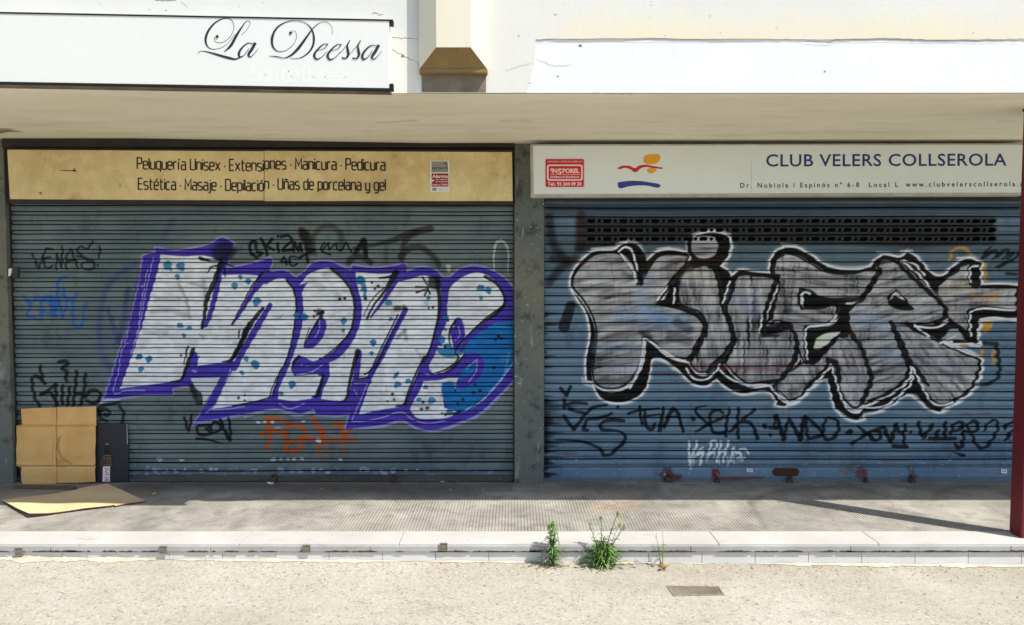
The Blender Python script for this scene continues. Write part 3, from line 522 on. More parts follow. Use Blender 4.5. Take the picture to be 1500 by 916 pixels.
def m_wall():
    t = NT('painted_plaster', .85, .2)
    a = t.noise(1.1, 6, .6); b = t.noise(7, 5, .6, (1,1,.5)); g = t.noise(220, 2, .5)
    col = t.mix(t.ramp(a, .35, .7, 0, .6), lc((212,211,204)), lc((203,202,194)))
    x = t.n('ShaderNodeSeparateXYZ'); t.l(t.co, x.inputs[0])                    # damp stain above the old sign's place
    z = t.math('ADD', x.outputs['Z'], t.math('MULTIPLY', t.noise(3.5, 5, .6, (1,1,.4)), .22))
    w = t.math('MULTIPLY', t.ramp(z, STAIN_Z+.10, STAIN_Z+.34, 1, 0), t.ramp(x.outputs['X'], .1, .45))
    w2 = t.math('MULTIPLY', w, t.ramp(b, .2, .6, .5, 1))
    col = t.mix(t.math('MULTIPLY', w2, .8), col, lc((220,208,178)))
    col = t.mix(t.ramp(b, .62, .75, 0, .14), col, lc((200,197,190)))
    col = t.mix(t.ramp(t.noise(19, 3, .5, (1,1,1), (9,4,2)), .735, .75, 0, .55), col, lc((120,112,104)))
    return t.done(col, t.bump(g, .35, .004, t.bump(b, .2, .01)))
M['patch'] = worn('fresh_white_plaster', (221,222,223), (214,216,218), 2.5, 40, .8, .2, .004, fleck=.05)
M['beige'] = worn('cream_paint', (218,213,192), (208,202,180), 2.0, 90, .8, .15, .004, fleck=.08, stretch= (1,1,.3))
M['brown_soffit'] = worn('raw_brown_render', (136,112,72), (118,94,58), 4.0, 70, .9, .4, .006, spots=((176,160,120), 40, .70))
M['stain_shade_grey'] = worn('dirty_shaded_grey_render', (128,118,102), (92,82,68), 5.0, 60, .9, .5, .008)  # dirty grey that also carries painted shade
def m_soffit():
    t = NT('soffit_paint', .85, .25)
    a = t.noise(1.4, 6, .62, (.3,1,1)); b = t.noise(9, 5, .65, (.2,1,1)); g = t.noise(90, 3, .5)
    col = t.mix(t.ramp(a, .35, .68), lc((240,234,212)), lc((228,221,196))); col = t.mix(t.ramp(b, .5, .72, 0, .35), col, lc((204,193,158)))
    at = t.n('ShaderNodeVertexColor'); at.layer_name = 'paint'; col = t.mix(at.outputs['Alpha'], col, at.outputs['Color'])
    return t.done(col, t.bump(g, .3, .003, t.bump(b, .3, .01)))
M['soffit'] = m_soffit()
M['dark'] = worn('dark_brown_steel', (48,42,36), (34,30,26), 4, 60, .6, .2, .003)
M['void'] = worn('unlit_shop_wall', (30,30,32), (22,22,24), 2, 40, .9)
M['black'] = worn('black_paint', (20,20,22), (28,27,26), 8, 60, .5, .1, .002)
def m_concrete():
    t = NT('stained_concrete_pillar', .9, .2)
    a = t.noise(2.2, 7, .62, (1,1,.7)); b = t.noise(38, 4, .6); d = t.noise(9, 5, .65, (1,1,1), (4,2,8))
    col = t.mix(t.ramp(a, .35, .68), lc((112,110,98)), lc((92,100,98)))
    col = t.mix(t.ramp(d, .52, .68, 0, .75), col, lc((60,60,54)))
    col = t.mix(t.ramp(t.noise(16, 4, .6, (1,1,.25), (8,1,1)), .60, .70, 0, .5), col, lc((150,156,156)))
    col = t.mix(t.ramp(t.noise(34, 3, .5, (1,1,1), (1,7,3)), .70, .73, 0, .8), col, lc((190,188,176)))
    return t.done(col, t.bump(b, .5, .006, t.bump(d, .35, .012)))
M['concrete'] = m_concrete()
def m_slat(name, c1, c2, dirt, rust=0):
    t = NT(name, .62, .2)
    a = t.noise(1.3, 6, .62, (1,1,1.6)); b = t.noise(26, 4, .6, (.35,1,2.2)); d = t.noise(6, 6, .68, (1,1,.35), (5,2,1)); g = t.noise(160, 2, .5)
    col = t.mix(t.ramp(a, .36, .66), lc(c1), lc(c2))
    col = t.mix(t.ramp(d, .50, .70, 0, .42), col, lc(dirt))
    col = t.mix(t.ramp(b, .58, .74, 0, .28), col, lc([k*1.22 for k in c1]))
    if rust: col = t.mix(t.ramp(t.noise(3.2, 7, .72, (.45,1,2.4), (2,9,4)), .62, .70, 0, rust), col, lc((92,54,42)))
    at = t.n('ShaderNodeVertexColor'); at.layer_name = 'paint'
    w = t.math('SUBTRACT', 1.0, t.ramp(b, .66, .80, 0, .30))                    # paint rubbed thin in places
    pc = t.mix(t.ramp(d, .48, .72, 0, .20), at.outputs['Color'], lc(dirt))
    col = t.mix(t.math('MULTIPLY', at.outputs['Alpha'], w), col, pc)
    r = t.ramp(a, .3, .7, .55, .72)
    return t.done(col, t.bump(g, .12, .002, t.bump(b, .10, .004)), r)
M['slat_grey'] = m_slat('grey_green_shutter_paint', (108,120,120), (88,102,106), (60,61,56))
M['slat_blue'] = m_slat('blue_shutter_paint', (106,130,148), (90,116,138), (62,68,72), .7)
M['guide'] = worn('dark_guide_steel', (62,56,48), (44,40,36), 5, 60, .55, .2, .003, metal=.0)
M['bar'] = worn('dirty_grey_bar', (84,86,84), (62,60,56), 6, 60, .55, .2, .003, (.3,1,1), spots=((120,124,124), 22, .66))
M['rust'] = worn('rusted_iron', (84,44,34), (58,34,28), 22, 120, .85, .6, .004)
M['steel'] = worn('dull_grey_steel', (150,147,139), (124,121,113), 12, 90, .5, .2, .002, metal=.3)
M['oldbrass'] = worn('tarnished_padlock', (92,78,62), (62,50,42), 26, 120, .55, .3, .002, metal=.4)
def m_yellow():
    t = NT('yellowed_sign_vinyl', .55, .35)
    a = t.noise(1.6, 6, .65); b = t.noise(8, 6, .68, (1,1,1), (4,1,0)); g = t.noise(120, 3, .6)
    col = t.mix(t.ramp(a, .34, .68), lc((214,194,144)), lc((192,168,116)))
    col = t.mix(t.ramp(b, .46, .66, 0, .4), col, lc((230,208,156)))
    col = t.mix(t.ramp(t.noise(5, 7, .75, (1,1,1.3), (7,3,1)), .56, .70, 0, .55), col, lc((152,126,80)))
    col = t.mix(t.ramp(g, .55, .75, 0, .18), col, lc((150,116,62)))
    return t.done(col, t.bump(g, .12, .002, t.bump(a, .25, .02)))
M['yellow'] = m_yellow()
M['signwhite'] = worn('sign_white', (216,222,218), (206,212,206), 1.4, 50, .45, .04, .002, (.5,1,1), spots=((186,186,170), 4, .70), spec=.4, fleck=.08)
M['lightbox'] = worn('milky_sign_sheet', (216,216,210), (212,212,205), .6, 30, .4, .0, .002, spec=.3, fleck=.03)
M['alu'] = worn('painted_metal_trim', (176,174,158), (150,146,128), 5, 60, .5, .1, .002, metal=.2)
M['navy'] = worn('navy_letters', (36,46,112), (40,50,116), 8, 60, .5, .02)
M['letter'] = worn('dark_letters', (38,30,28), (44,36,32), 8, 60, .5, .02)
M['ink'] = worn('ink_letters', (36,38,58), (46,46,58), 8, 60, .5, .02)
M['wave'] = worn('blue_wave_print', (42,58,138), (46,62,140), 8, 60, .5, .02)
M['red'] = worn('red_print', (196,30,44), (186,26,40), 8, 60, .45, .02)
M['darkred'] = worn('dark_red_print', (140,22,40), (132,20,36), 8, 60, .45, .02)
M['orange'] = worn('ochre_print', (222,164,40), (214,156,36), 8, 60, .5, .02)
M['pink'] = worn('pale_print', (240,206,202), (236,200,196), 8, 60, .5, .02)
M['paper'] = worn('white_paper', (228,228,226), (218,218,216), 9, 60, .7, .05)
M['silver'] = worn('silver_print', (150,148,142), (128,126,120), 9, 90, .4, .05, metal=.3)
def m_card(name, c, c2, wear=False):
    t = NT(name, .85, .15); at = t.n('ShaderNodeVertexColor'); at.layer_name = 'paint'
    a = t.noise(3, 6, .65); f = t.noise(30, 3, .5, (1,1,14)); g = t.noise(150, 2, .5)
    col = t.mix(t.ramp(a, .35, .68), lc(c), lc(c2)); col = t.mix(t.ramp(g, .5, .75, 0, .2), col, lc([k*.8 for k in c]))
    col = t.mix(t.ramp(t.noise(7, 6, .75, (1,1,1), (3,8,2)), .62, .70, 0, .35), col, lc((140,100,52)))
    if wear: col = t.mix(at.outputs['Alpha'], col, at.outputs['Color'])
    return t.done(col, t.bump(f, .12, .002, t.bump(a, .35, .02)))
M['card'] = m_card('brown_cardboard', (216,174,112), (202,158,96), True)
M['card2'] = m_card('pale_cardboard', (224,200,158), (214,188,142))
M['cardedge'] = worn('torn_cardboard_edge', (96,78,58), (120,98,70), 30, 90, .95, .4)
M['carton'] = worn('black_carton', (40,40,48), (46,46,56), 3, 60, .55, .1, .004)
M['gold'] = worn('gold_print', (150,120,70), (130,102,58), 20, 90, .5, .05)
M['magenta'] = worn('magenta_print', (206,60,130), (196,54,120), 9, 60, .5, .05)
M['colred'] = worn('dark_red_column_paint', (108,32,38), (92,28,34), 2.5, 70, .5, .12, .003, (1,1,.4), spots=((80,30,30), 30, .68))
def m_floor():
    t = NT('stud_pattern_paving', .8, .25)
    x = t.n('ShaderNodeSeparateXYZ'); t.l(t.co, x.inputs[0])
    def tri(o, p):                                   # 0 in the groove .. 1 on the stud
        f = t.math('FRACT', t.math('MULTIPLY', o, 1/p)); return t.math('SUBTRACT', 1.0, t.math('ABSOLUTE', t.math('SUBTRACT', t.math('MULTIPLY', f, 2.0), 1.0)))
    sx, sy = tri(x.outputs['X'], .0222), tri(x.outputs['Y'], .0222)
    stud = t.math('MULTIPLY', t.ramp(sx, .18, .55), t.ramp(sy, .18, .55))
    jx, jy = tri(x.outputs['X'], .1998), tri(x.outputs['Y'], .1998)
    joint = t.math('MINIMUM', t.ramp(jx, .02, .05), t.ramp(jy, .02, .05))
    h = t.math('MULTIPLY', stud, joint)
    fl = t.n('ShaderNodeCombineXYZ')
    for i, k in enumerate(('X', 'Y')): t.l(t.math('FLOOR', t.math('MULTIPLY', x.outputs[k], 1/.1998)), fl.inputs[i])
    wn_ = t.n('ShaderNodeTexWhiteNoise'); t.l(fl.outputs[0], wn_.inputs['Vector'])
    a = t.noise(1.5, 7, .66); b = t.noise(6, 6, .7, (1,1,1), (4,4,4)); g = t.noise(120, 3, .6)
    col = t.mix(t.ramp(a, .36, .66), lc((196,190,176)), lc((160,155,145)))
    col = t.mix(t.ramp(wn_.outputs['Value'], 0, 1, 0, .32), col, lc((158,154,144)))
    col = t.mix(t.ramp(b, .46, .68, 0, .65), col, lc((120,116,109)))
    col = t.mix(t.ramp(g, .5, .75, 0, .3), col, lc((222,214,198)))
    col = t.mix(t.math('MULTIPLY', t.math('SUBTRACT', 1.0, stud), t.ramp(t.noise(3.1, 6, .7, (1,1,1), (2,2,5)), .34, .66, .25, .85)), col, lc((112,105,94)))       # dirt between the studs
    at = t.n('ShaderNodeVertexColor'); at.layer_name = 'paint'
    col = t.mix(at.outputs['Alpha'], col, at.outputs['Color'])
    return t.done(col, t.bump(h, .8, .004, t.bump(g, .2, .003)))
M['floor'] = m_floor()
def m_kerb(name, c, c2):
    t = NT(name, .75, .25)
    a = t.noise(1.8, 6, .62); b = t.noise(14, 5, .65, (.4,1,1)); g = t.noise(140, 3, .6)
    col = t.mix(t.ramp(a, .35, .7), lc(c), lc(c2)); col = t.mix(t.ramp(b, .56, .70, 0, .35), col, lc([k*.82 for k in c]))
    col = t.mix(t.ramp(t.noise(5, 7, .75, (.5,1,1), (2,6,1)), .60, .72, 0, .55), col, lc((134,114,88)))
    return t.done(col, t.bump(g, .2, .003))
M['kerbtop'] = m_kerb('white_kerb_stone', (194,191,184), (183,179,171))
M['kerbedge'] = m_kerb('grey_kerb_edge', (170,167,163), (146,143,139))
M['kerbtile'] = m_kerb('pale_kerb_tile', (205,203,200), (196,194,190))
M['grime'] = worn('black_grime', (58,52,46), (84,76,66), 30, 90, .95, .3)
M['mortar'] = worn('crumbled_mortar', (206,196,176), (186,172,146), 9, 70, .95, .6, .01)
def m_street():
    t = NT('bleached_asphalt', .9, .2)
    a = t.noise(1.1, 7, .62); b = t.noise(9, 6, .7); g = t.noise(140, 4, .7)
    def cells(sc):
        vo = t.n('ShaderNodeTexVoronoi'); t.l(t.co, vo.inputs['Vector']); vo.inputs['Scale'].default_value = sc
        x = t.n('ShaderNodeSeparateColor'); t.l(vo.outputs['Color'], x.inputs[0]); return vo.outputs['Distance'], x.outputs[0], x.outputs[1]
    d1, r1, q1 = cells(78); d2, r2, q2 = cells(150)
    col = t.mix(t.ramp(a, .36, .66), lc((186,180,165)), lc((174,167,151)))
    col = t.mix(t.ramp(b, .50, .70, 0, .4), col, lc((146,136,118)))
    col = t.mix(t.ramp(r2, .55, .95, 0, .34), col, lc((132,124,110))); col = t.mix(t.ramp(q2, .7, .98, 0, .4), col, lc((204,198,186)))
    col = t.mix(t.ramp(r1, .86, .98, 0, .5), col, lc((116,106,92))); col = t.mix(t.ramp(q1, .88, .98, 0, .4), col, lc((212,206,194)))
    col = t.mix(t.ramp(t.noise(34, 4, .65, (1,1,1), (3,3,3)), .66, .72, 0, .65), col, lc((100,92,80)))
    col = t.mix(t.ramp(t.noise(.55, 6, .66, (.6,1,1), (6,2,1)), .46, .64, 0, .5), col, lc((146,137,120)))
    col = t.mix(t.ramp(t.noise(2.4, 7, .72, (.7,1,1), (1,8,3)), .58, .70, 0, .3), col, lc((140,128,108)))
    h = t.math('ADD', t.math('MULTIPLY', r1, .6), t.math('MULTIPLY', r2, .5))
    return t.done(col, t.bump(h, .45, .005, t.bump(g, .4, .005)))
M['street'] = m_street()
M['pebble'] = worn('loose_grit', (176,162,138), (140,120,92), 25, 80, .95, .4)
M['drain'] = worn('rusty_cast_iron', (150,138,118), (124,112,96), 14, 90, .8, .4, .003)
M['crack_shade'] = worn('crack_dirt_and_shadow', (132,124,116), (98,90,84), 30, 90, .95)
def m_leaf(name, c, c2):
    t = NT(name, .5, .35); a = t.noise(25, 3, .5)
    m = t.done(t.mix(t.ramp(a, .35, .65), lc(c), lc(c2)))
    t.b.inputs['Subsurface Weight'].default_value = 0.0
    return m
M['leaf'] = m_leaf('green_leaf', (98,132,64), (78,114,52)); M['leaf2'] = m_leaf('young_leaf', (144,172,98), (122,152,80)); M['stalk'] = m_leaf('green_stalk', (110,128,70), (120,112,66)); M['dry'] = m_leaf('dry_leaf', (176,132,72), (140,98,52))

# ---------------------------------------------------------------- lettering
AG = {'P':[[(0,0),(0,1),(.3,1),(.37,.93),(.37,.55),(.3,.48),(0,.48)]],'e':[[(.01,.36),(.34,.36),(.34,.62),(.27,.7),(.07,.7),(0,.62),(0,.08),(.07,0),(.34,0)]],'l':[[(0,1),(0,0)]],
 'u':[[(0,.7),(0,.08),(.07,0),(.33,0)],[(.34,.7),(.34,0)]],'q':[[(.34,0),(.07,0),(0,.08),(0,.62),(.07,.7),(.34,.7),(.34,-.24)]],'r':[[(0,0),(0,.7)],[(.0,.58),(.1,.7),(.24,.7)]],
 'í':[[(.04,0),(.04,.7)],[(.02,.82),(.14,.98)]],'a':[[(.02,.7),(.27,.7),(.34,.62),(.34,0),(.07,0),(0,.08),(0,.34),(.07,.41),(.33,.41)]],'U':[[(0,1),(0,.08),(.08,0),(.32,0),(.4,.08),(.4,1)]],
 'n':[[(0,0),(0,.7),(.27,.7),(.34,.62),(.34,0)]],'i':[[(0,0),(0,.7)],[(0,.84),(0,.96)]],'s':[[(.32,.7),(.06,.7),(0,.63),(0,.43),(.06,.38),(.27,.33),(.33,.27),(.33,.07),(.27,0),(0,0)]],
 'x':[[(0,0),(.36,.7)],[(0,.7),(.36,0)]],'·':[[(0,.3),(0,.43)]],'E':[[(.34,0),(0,0),(0,1),(.34,1)],[(.01,.5),(.3,.5)]],'t':[[(.08,.95),(.08,.07),(.14,0),(.26,0)],[(-.02,.7),(.26,.7)]],
 'o':[[(0,.08),(0,.62),(.07,.7),(.27,.7),(.34,.62),(.34,.08),(.27,0),(.07,0),0]],'M':[[(0,0),(0,1),(.24,.35),(.48,1),(.48,0)]],'c':[[(.32,.7),(.07,.7),(0,.62),(0,.08),(.07,0),(.32,0)]],
 'd':[[(.34,1),(.34,0),(.07,0),(0,.08),(0,.62),(.07,.7),(.34,.7)]],'D':[[(0,0),(0,1),(.32,1),(.4,.9),(.4,.1),(.32,0),0]],'p':[[(0,-.24),(0,.7),(.27,.7),(.34,.62),(.34,.08),(.27,0),(.01,0)]],
 'y':[[(0,.7),(0,.08),(.07,0),(.33,0)],[(.34,.7),(.34,-.16),(.27,-.24),(.02,-.24)]],'g':[[(.34,0),(.07,0),(0,.08),(0,.62),(.07,.7),(.34,.7),(.34,-.16),(.27,-.24),(.02,-.24)]],
 'j':[[(.08,.7),(.08,-.16),(.02,-.24),(-.08,-.24)],[(.08,.84),(.08,.96)]],'S':[[(.36,1),(.06,1),(0,.92),(0,.6),(.06,.53),(.32,.47),(.38,.4),(.38,.08),(.32,0),(0,0)]],'B':[[(0,0),(0,1),(.3,1),(.36,.93),(.36,.58),(.3,.52),(.38,.44),(.38,.07),(.31,0),0],[(.01,.52),(.3,.52)]]}
AG['é'] = AG['e']+[[(.14,.82),(.26,.98)]]; AG['ó'] = AG['o']+[[(.14,.82),(.26,.98)]]; AG['ñ'] = AG['n']+[[(.04,.84),(.11,.92),(.22,.85),(.3,.93)]]
def stroke_text(mb, s, u0, u1, v0, v1, cap, w, Y, m=0, asp=1.0):
    x = 0; items = []
    for ch in s:
        if ch == ' ': x += .27; continue
        g = AG[ch]; wd = max(p[0] for st in g for p in st if p != 0); items.append((x, g)); x += wd+.13
    x -= .13; k = (u1-u0)/x
    for i, (x0, g) in enumerate(items):
        for j, st in enumerate(g):
            cl = st[-1] == 0; pp = [(u0+(x0+p[0])*k, v0+(v1-v0)*(x0+p[0])/x-p[1]*cap) for p in st if p != 0]
            mb.ribbon(pp, w, Y-.0002*j-.0001*(i % 2), m, cl)
def font_text(mb, s, u0, u1, v0, v1, cap, Y, m=0, space=1.0, weight=0.0, bold=False):
    cu = bpy.data.curves.new('t', 'FONT'); cu.body = s; cu.size = 1; cu.space_character = space; cu.offset = weight; cu.resolution_u = 3; cu.fill_mode = 'FRONT'
    ob = bpy.data.objects.new('t', cu); COL.objects.link(ob); bpy.context.view_layer.update()
    me = bpy.data.meshes.new_from_object(ob.evaluated_get(bpy.context.evaluated_depsgraph_get()))
    V = np.array([v.co[:] for v in me.vertices]); F = [tuple(p.vertices) for p in me.polygons]
    bpy.data.objects.remove(ob); bpy.data.curves.remove(cu); bpy.data.meshes.remove(me)
    x0, x1 = V[:,0].min(), V[:,0].max(); H = .729
    n = len(mb.v)
    for p in V:
        t = (p[0]-x0)/(x1-x0); mb.v.append(onY(u0+(u1-u0)*t, v0+(v1-v0)*t-p[1]/H*cap, Y))
    for f in F: mb.f.append(tuple(n+i for i in f)); mb.m.append(m)
def px_poly(mb, pts, Y, t, m=0):
    mb.prism([onY(u, v, Y) for u, v in pts], (0, t, 0), m)
def rrect(u0, v0, u1, v1, r, n=4):
    out = []
    for cx, cy, a in ((u1-r, v0+r, -90), (u1-r, v1-r, 0), (u0+r, v1-r, 90), (u0+r, v0+r, 180)):
        for k in range(n+1):
            w = math.radians(a+90*k/n); out.append((cx+r*math.cos(w), cy+r*math.sin(w)))
    return out

# ---------------------------------------------------------------- planes of the place
YS = onZ(750, 705)[1]                       # shutter plane
SOF = onY(750, 212, YS)[2]                  # height of the soffit
YP = YS-.075                                # face of the pillars and lintels
YW = ((SOF-CH)/ray(750,136)[2])*ray(750,136)[1]   # face of the upper wall
YK = onZ(750, 796)[1]                       # outer face of the kerb
STAIN_Z = onY(1100, 57, YW)[2]
M['wall'] = m_wall()
print('planes', YS, SOF, YW, YK)
# ---------------------------------------------------------------- setting: street, pavement, kerb
def street_z(x): return -.118-.0075*x
mb = MB()
xs = [-900,-60,-12,-6,-3,0,3,6,12,60,900]; ys = [-900,-60,-10,0,2,3,4,YK-.001]
def sz(x): return street_z(max(-12, min(12, x)))
for i in range(len(xs)-1):
    for j in range(len(ys)-1):
        a, b, c, d = xs[i], xs[i+1], ys[j], ys[j+1]
        mb.face([(a,c,sz(a)),(b,c,sz(b)),(b,d,sz(b)),(a,d,sz(a))])
st = mb.build('street', M['street'], weld=True); tag(st, 'pale worn asphalt street in full sun before the shops', None, None, 'structure')
mb = MB(); mb.box(-900, 900, YK+.02, 900, -3, -.32)
tag(mb.build('ground', M['street']), 'ground below the pavement and the building', None, None, 'structure')
# pavement: a fine sheet carrying its stains and some painted shade
YT = onZ(750, 779)[1]
def grid_mesh(name, P, mats, parent, canvas=None, keep=None, col=None):
    """P: rows x cols x 3 world points"""
    R, C = P.shape[:2]; root = parent
    while root is not None and root.parent is not None: root = root.parent
    idx = np.arange(R*C).reshape(R, C); q = np.stack([idx[1:,:-1], idx[1:,1:], idx[:-1,1:], idx[:-1,:-1]], -1).reshape(-1, 4)
    if keep is not None: q = q[keep.reshape(-1)]
    used = np.unique(q); remap = np.full(R*C, -1); remap[used] = np.arange(len(used)); q = remap[q]
    V = P.reshape(-1, 3)[used]
    o0 = np.array(root.location) if root is not None else np.array([V[:,0].mean(), V[:,1].mean(), V[:,2].min()])
    me = bpy.data.meshes.new(name); me.vertices.add(len(V)); me.vertices.foreach_set('co', (V-o0).astype(np.float32).ravel())
    me.loops.add(q.size); me.loops.foreach_set('vertex_index', q.astype(np.int32).ravel())
    me.polygons.add(len(q)); me.polygons.foreach_set('loop_start', np.arange(0, q.size, 4, dtype=np.int32)); me.polygons.foreach_set('loop_total', np.full(len(q), 4, dtype=np.int32))
    me.update(calc_edges=True)
    if canvas is not None:
        at = me.color_attributes.new('paint', 'FLOAT_COLOR', 'POINT')
        rgba = np.concatenate([canvas.rgb.reshape(-1,3)[used], canvas.a.reshape(-1)[used][:,None]], 1).astype(np.float32)
        at.data.foreach_set('color', rgba.ravel())
    me.polygons.foreach_set('use_smooth', np.zeros(len(q), bool)); me.materials.append(mats); me.validate()
    ob = bpy.data.objects.new(name, me); COL.objects.link(ob)
    if parent is None: ob.location = o0
    else: ob.parent = parent
    return ob
gx = np.concatenate([[-9,-6], np.arange(-4.6, 4.6, .0125), [6, 9]]); gy = np.arange(YS+.12, YT, -.0125)
GX, GY = np.meshgrid(gx, gy); P = np.stack([GX, GY, 0*GX], -1)
U, V = to_uv(GX, GY, 0*GX); cv = Canvas(U, V)
DK = (70,68,66); sm_ = lambda u, v: .75+.5*vnoise(u/14, v/3)
cv.line('P 190,709 420,713 640,716 745,712', [10,16,14,8], DK, None, .62, 7, tex=sm_); cv.line('P 0,714 300,712 750,711 1100,710 1500,712', 15, (92,90,88), None, .5, 8, tex=sm_)  # dirt along the shutters, strengthened so its colour deepens the shade there
cv.line('P 560,722 640,728 700,724', [10,12,6], (62,60,60), None, .35, 8); cv.line('P 240,744 200,775', 26, (74,72,66), None, .30, 12); cv.line('P 20,745 240,715', 14, (70,66,60), None, .4, 8)
cv.line('P 1100,735 1130,722 1200,714 1260,716 1300,728', [7,7,6,4], DK, None, .4, 4); cv.line('P 1370,722 1400,714 1450,716 1490,726', [7,9,6], DK, None, .4, 4); cv.line('P 1098,735 1125,778', [5,4], DK, None, .35, 4)
cv.line('P 870,746 900,742 930,740', [10,12,8], (196,140,86), None, .28, 6); cv.line('P 830,712 960,716', 12, (82,82,84), None, .35, 6)
for i in range(120):
    r_ = random.random(); u, v = random.uniform(10, 1470), random.uniform(708, 776)
    cv.line([(u,v),(u+random.uniform(-3,3), v)], random.uniform(.6,1.6), (206,200,188) if r_ < .5 else (60,56,52), None, .6, .7)
tag(grid_mesh('pavement', P, M['floor'], None, cv), 'grey stud patterned pavement slabs under the overhang', None, None, 'structure')
# kerb: white tread, grey edge, pale tiles below
mb = MB()
for i in range(-9, 9):
    a, b = i*1.02+.3, (i+1)*1.02+.3-.003
    mb.hexa([(a,YK-.012,.004),(b,YK-.012,.004),(b,YT,.004),(a,YT,.004)], [(a,YK-.012,-.06),(b,YK-.012,-.06),(b,YT,-.06),(a,YT,-.06)])
kt = mb.build('kerb', M['kerbtop'], bevel=.004); tag(kt, 'white stone kerb edge between pavement and street', None, None, 'structure')
mb = MB()
def step_bottom(x): return -.028-.0017*x
for i in range(-9, 9):
    a, b = i*1.02+.12, (i+1)*1.02+.12-.004
    mb.hexa([(a,YK-.019,-.012),(b,YK-.019,-.012),(b,YK+.3,-.012),(a,YK+.3,-.012)], [(a,YK-.019,-.048),(b,YK-.019,-.048),(b,YK+.3,-.048),(a,YK+.3,-.048)])
mb.build('kerb_edge', M['kerbedge'], kt, bevel=.003)
mb = MB()
x = -9.0
while x < 9:
    mb.hexa([(x,YK-.006,-.0505),(x+.338,YK-.006,-.0505),(x+.338,YK-.006,-.32),(x,YK-.006,-.32)], [(x,YK+.3,-.0505),(x+.338,YK+.3,-.0505),(x+.338,YK+.3,-.32),(x,YK+.3,-.32)]); x += .3405
mb.build('kerb_tile', M['kerbtile'], kt, bevel=.002)
mb = MB()                                             # broken black grime along the joint
for i in range(150):
    x = random.uniform(-3.6, 3.6); 
    if random.random() < .35 and x < 0: continue
    L_ = random.uniform(.02, .16); pts = [(x+L_*k/6, -.0485+random.uniform(-.003,.001)) for k in range(7)]
    up = [(x+L_*k/6, -.0455+random.uniform(0,.009)*math.sin(math.pi*k/6)) for k in range(6,-1,-1)]
    mb.prism([(p[0], YK-.0212-.0001*(i % 9), p[1]) for p in pts+up], (0, .002, 0))
mb.build('grime', M['grime'], kt)
mb = MB()                                             # crumbled mortar where tiles meet the street
def mortar_strip(x0, x1, hmax, wmax, seed):
    r = random.Random(seed); n = int((x1-x0)/.02); top = []; bot = []
    for k in range(n+1):
        x = x0+(x1-x0)*k/n; e = min(1, 4*min(k, n-k)/n+.15); f = .5+.5*math.sin(k*.37+seed)*math.sin(k*.13+1.7*seed)
        top.append((x, YK-.009, street_z(x)+hmax*e*(.3+.7*f)*r.uniform(.6,1))); bot.append((x, YK-.012-wmax*e*(.35+.65*f)*r.uniform(.6,1.1), street_z(x)+.003))
    for k in range(n): mb.face([bot[k], bot[k+1], top[k+1], top[k]])
for a, b, h, w, s_ in ((-3.6,-2.2,.022,.09,1),(-2.2,-.6,.016,.05,2),(-.6,.2,.012,.03,3),(.5,1.3,.008,.03,4),(1.5,3.9,.018,.05,5)): mortar_strip(a, b, h, w, s_)
mb.build('mortar', M['mortar'], kt, smooth=True, weld=True)
# grit along the gutter: nobody could count it
mb = MB(); r = random.Random(9)
for i in range(2600):
    x = r.uniform(-3.9, 3.9); y = YK-.012-abs(r.gauss(0, .10)) if i < 1700 else r.uniform(3.2, YK-.02); s_ = abs(r.gauss(0,.0032))+.0016
    if i > 1700: s_ *= 1.0
    z = sz(x); n = r.randint(4, 6); a0 = r.random()*6
    ring = [(x+s_*r.uniform(.6,1.3)*math.cos(a0+6.28*k/n), y+s_*r.uniform(.6,1.3)*math.sin(a0+6.28*k/n), z+r.uniform(0,.3)*s_) for k in range(n)]
    topp = (x+r.uniform(-.3,.3)*s_, y, z+s_*r.uniform(.5,1.1))
    for k in range(n): mb.face([ring[k], ring[(k+1)%n], topp])
tag(mb.build('gravel', M['pebble']), 'loose pale grit lying along the foot of the kerb', 'gravel', None, 'stuff')

# ---------------------------------------------------------------- the building
bld = thing('building', 'white plastered shop building with a deep beige overhang above two shuttered shops', 'building', (0, YS+.5, 0))
XL, XR = -9.0, 9.0
tL = onY(0,127,YW)[2]; tM = onY(700,136.5,YW)[2]; tR = onY(1500,136,YW)[2]
# upper wall: base coat, then the old paint coat standing 6 mm proud of the repaired band
mb = MB()
prof = [(XL,tL),(onY(0,127,YW)[0],tL),(onY(575,135,YW)[0],tM),(onY(1500,136,YW)[0],tR),(XR,tR)]
mb.prism([(x,YW,z) for x, z in prof]+[(XR,YW,7.5),(XL,YW,7.5)], (0,.0038,0), 0)
r = random.Random(2)
left_edge = [(772,136),(774,128),(776.5,121),(778,112),(781,101),(783,92),(783.5,80),(785,70),(784.5,58)]
topl = [(784.5+ (1520-784.5)*k/90, 57.3+r.uniform(-.7,.7)+1.3*math.sin(k*.23)*math.sin(k*.071)) for k in range(91)]
coat = [onY(u,v,YW-.006) for u, v in left_edge]+[onY(u,v,YW-.006) for u, v in topl]
coat += [(XR,YW-.006,coat[-1][2]),(XR,YW-.006,7.5),(XL,YW-.006,7.5),(XL,YW-.006,tL-.003),(prof[1][0],YW-.006,tL-.003),(prof[2][0],YW-.006,tM-.003)]
mb.prism(coat, (0,.0055,0), 1)
def crack_shade(pts, w, Y, seed):
    r = random.Random(seed); out = []
    for (a, b) in zip(pts, pts[1:]):
        for k in range(5): out.append((a[0]+(b[0]-a[0])*k/5+r.uniform(-.5,.5), a[1]+(b[1]-a[1])*k/5+r.uniform(-.9,.9)))
    out.append(pts[-1]); mb.ribbon(out, [w*.6,w,w*.8,w,w*.3], Y, 2)
YC = YW-.0068
crack_shade([(569,53),(580,56),(596,56),(613,58)], .8, YC, 1); crack_shade([(569,68),(578,75),(590,81),(598,86),(612,91)], .8, YC, 2); crack_shade([(612,91),(614,100)], .6, YC-.0003, 3)
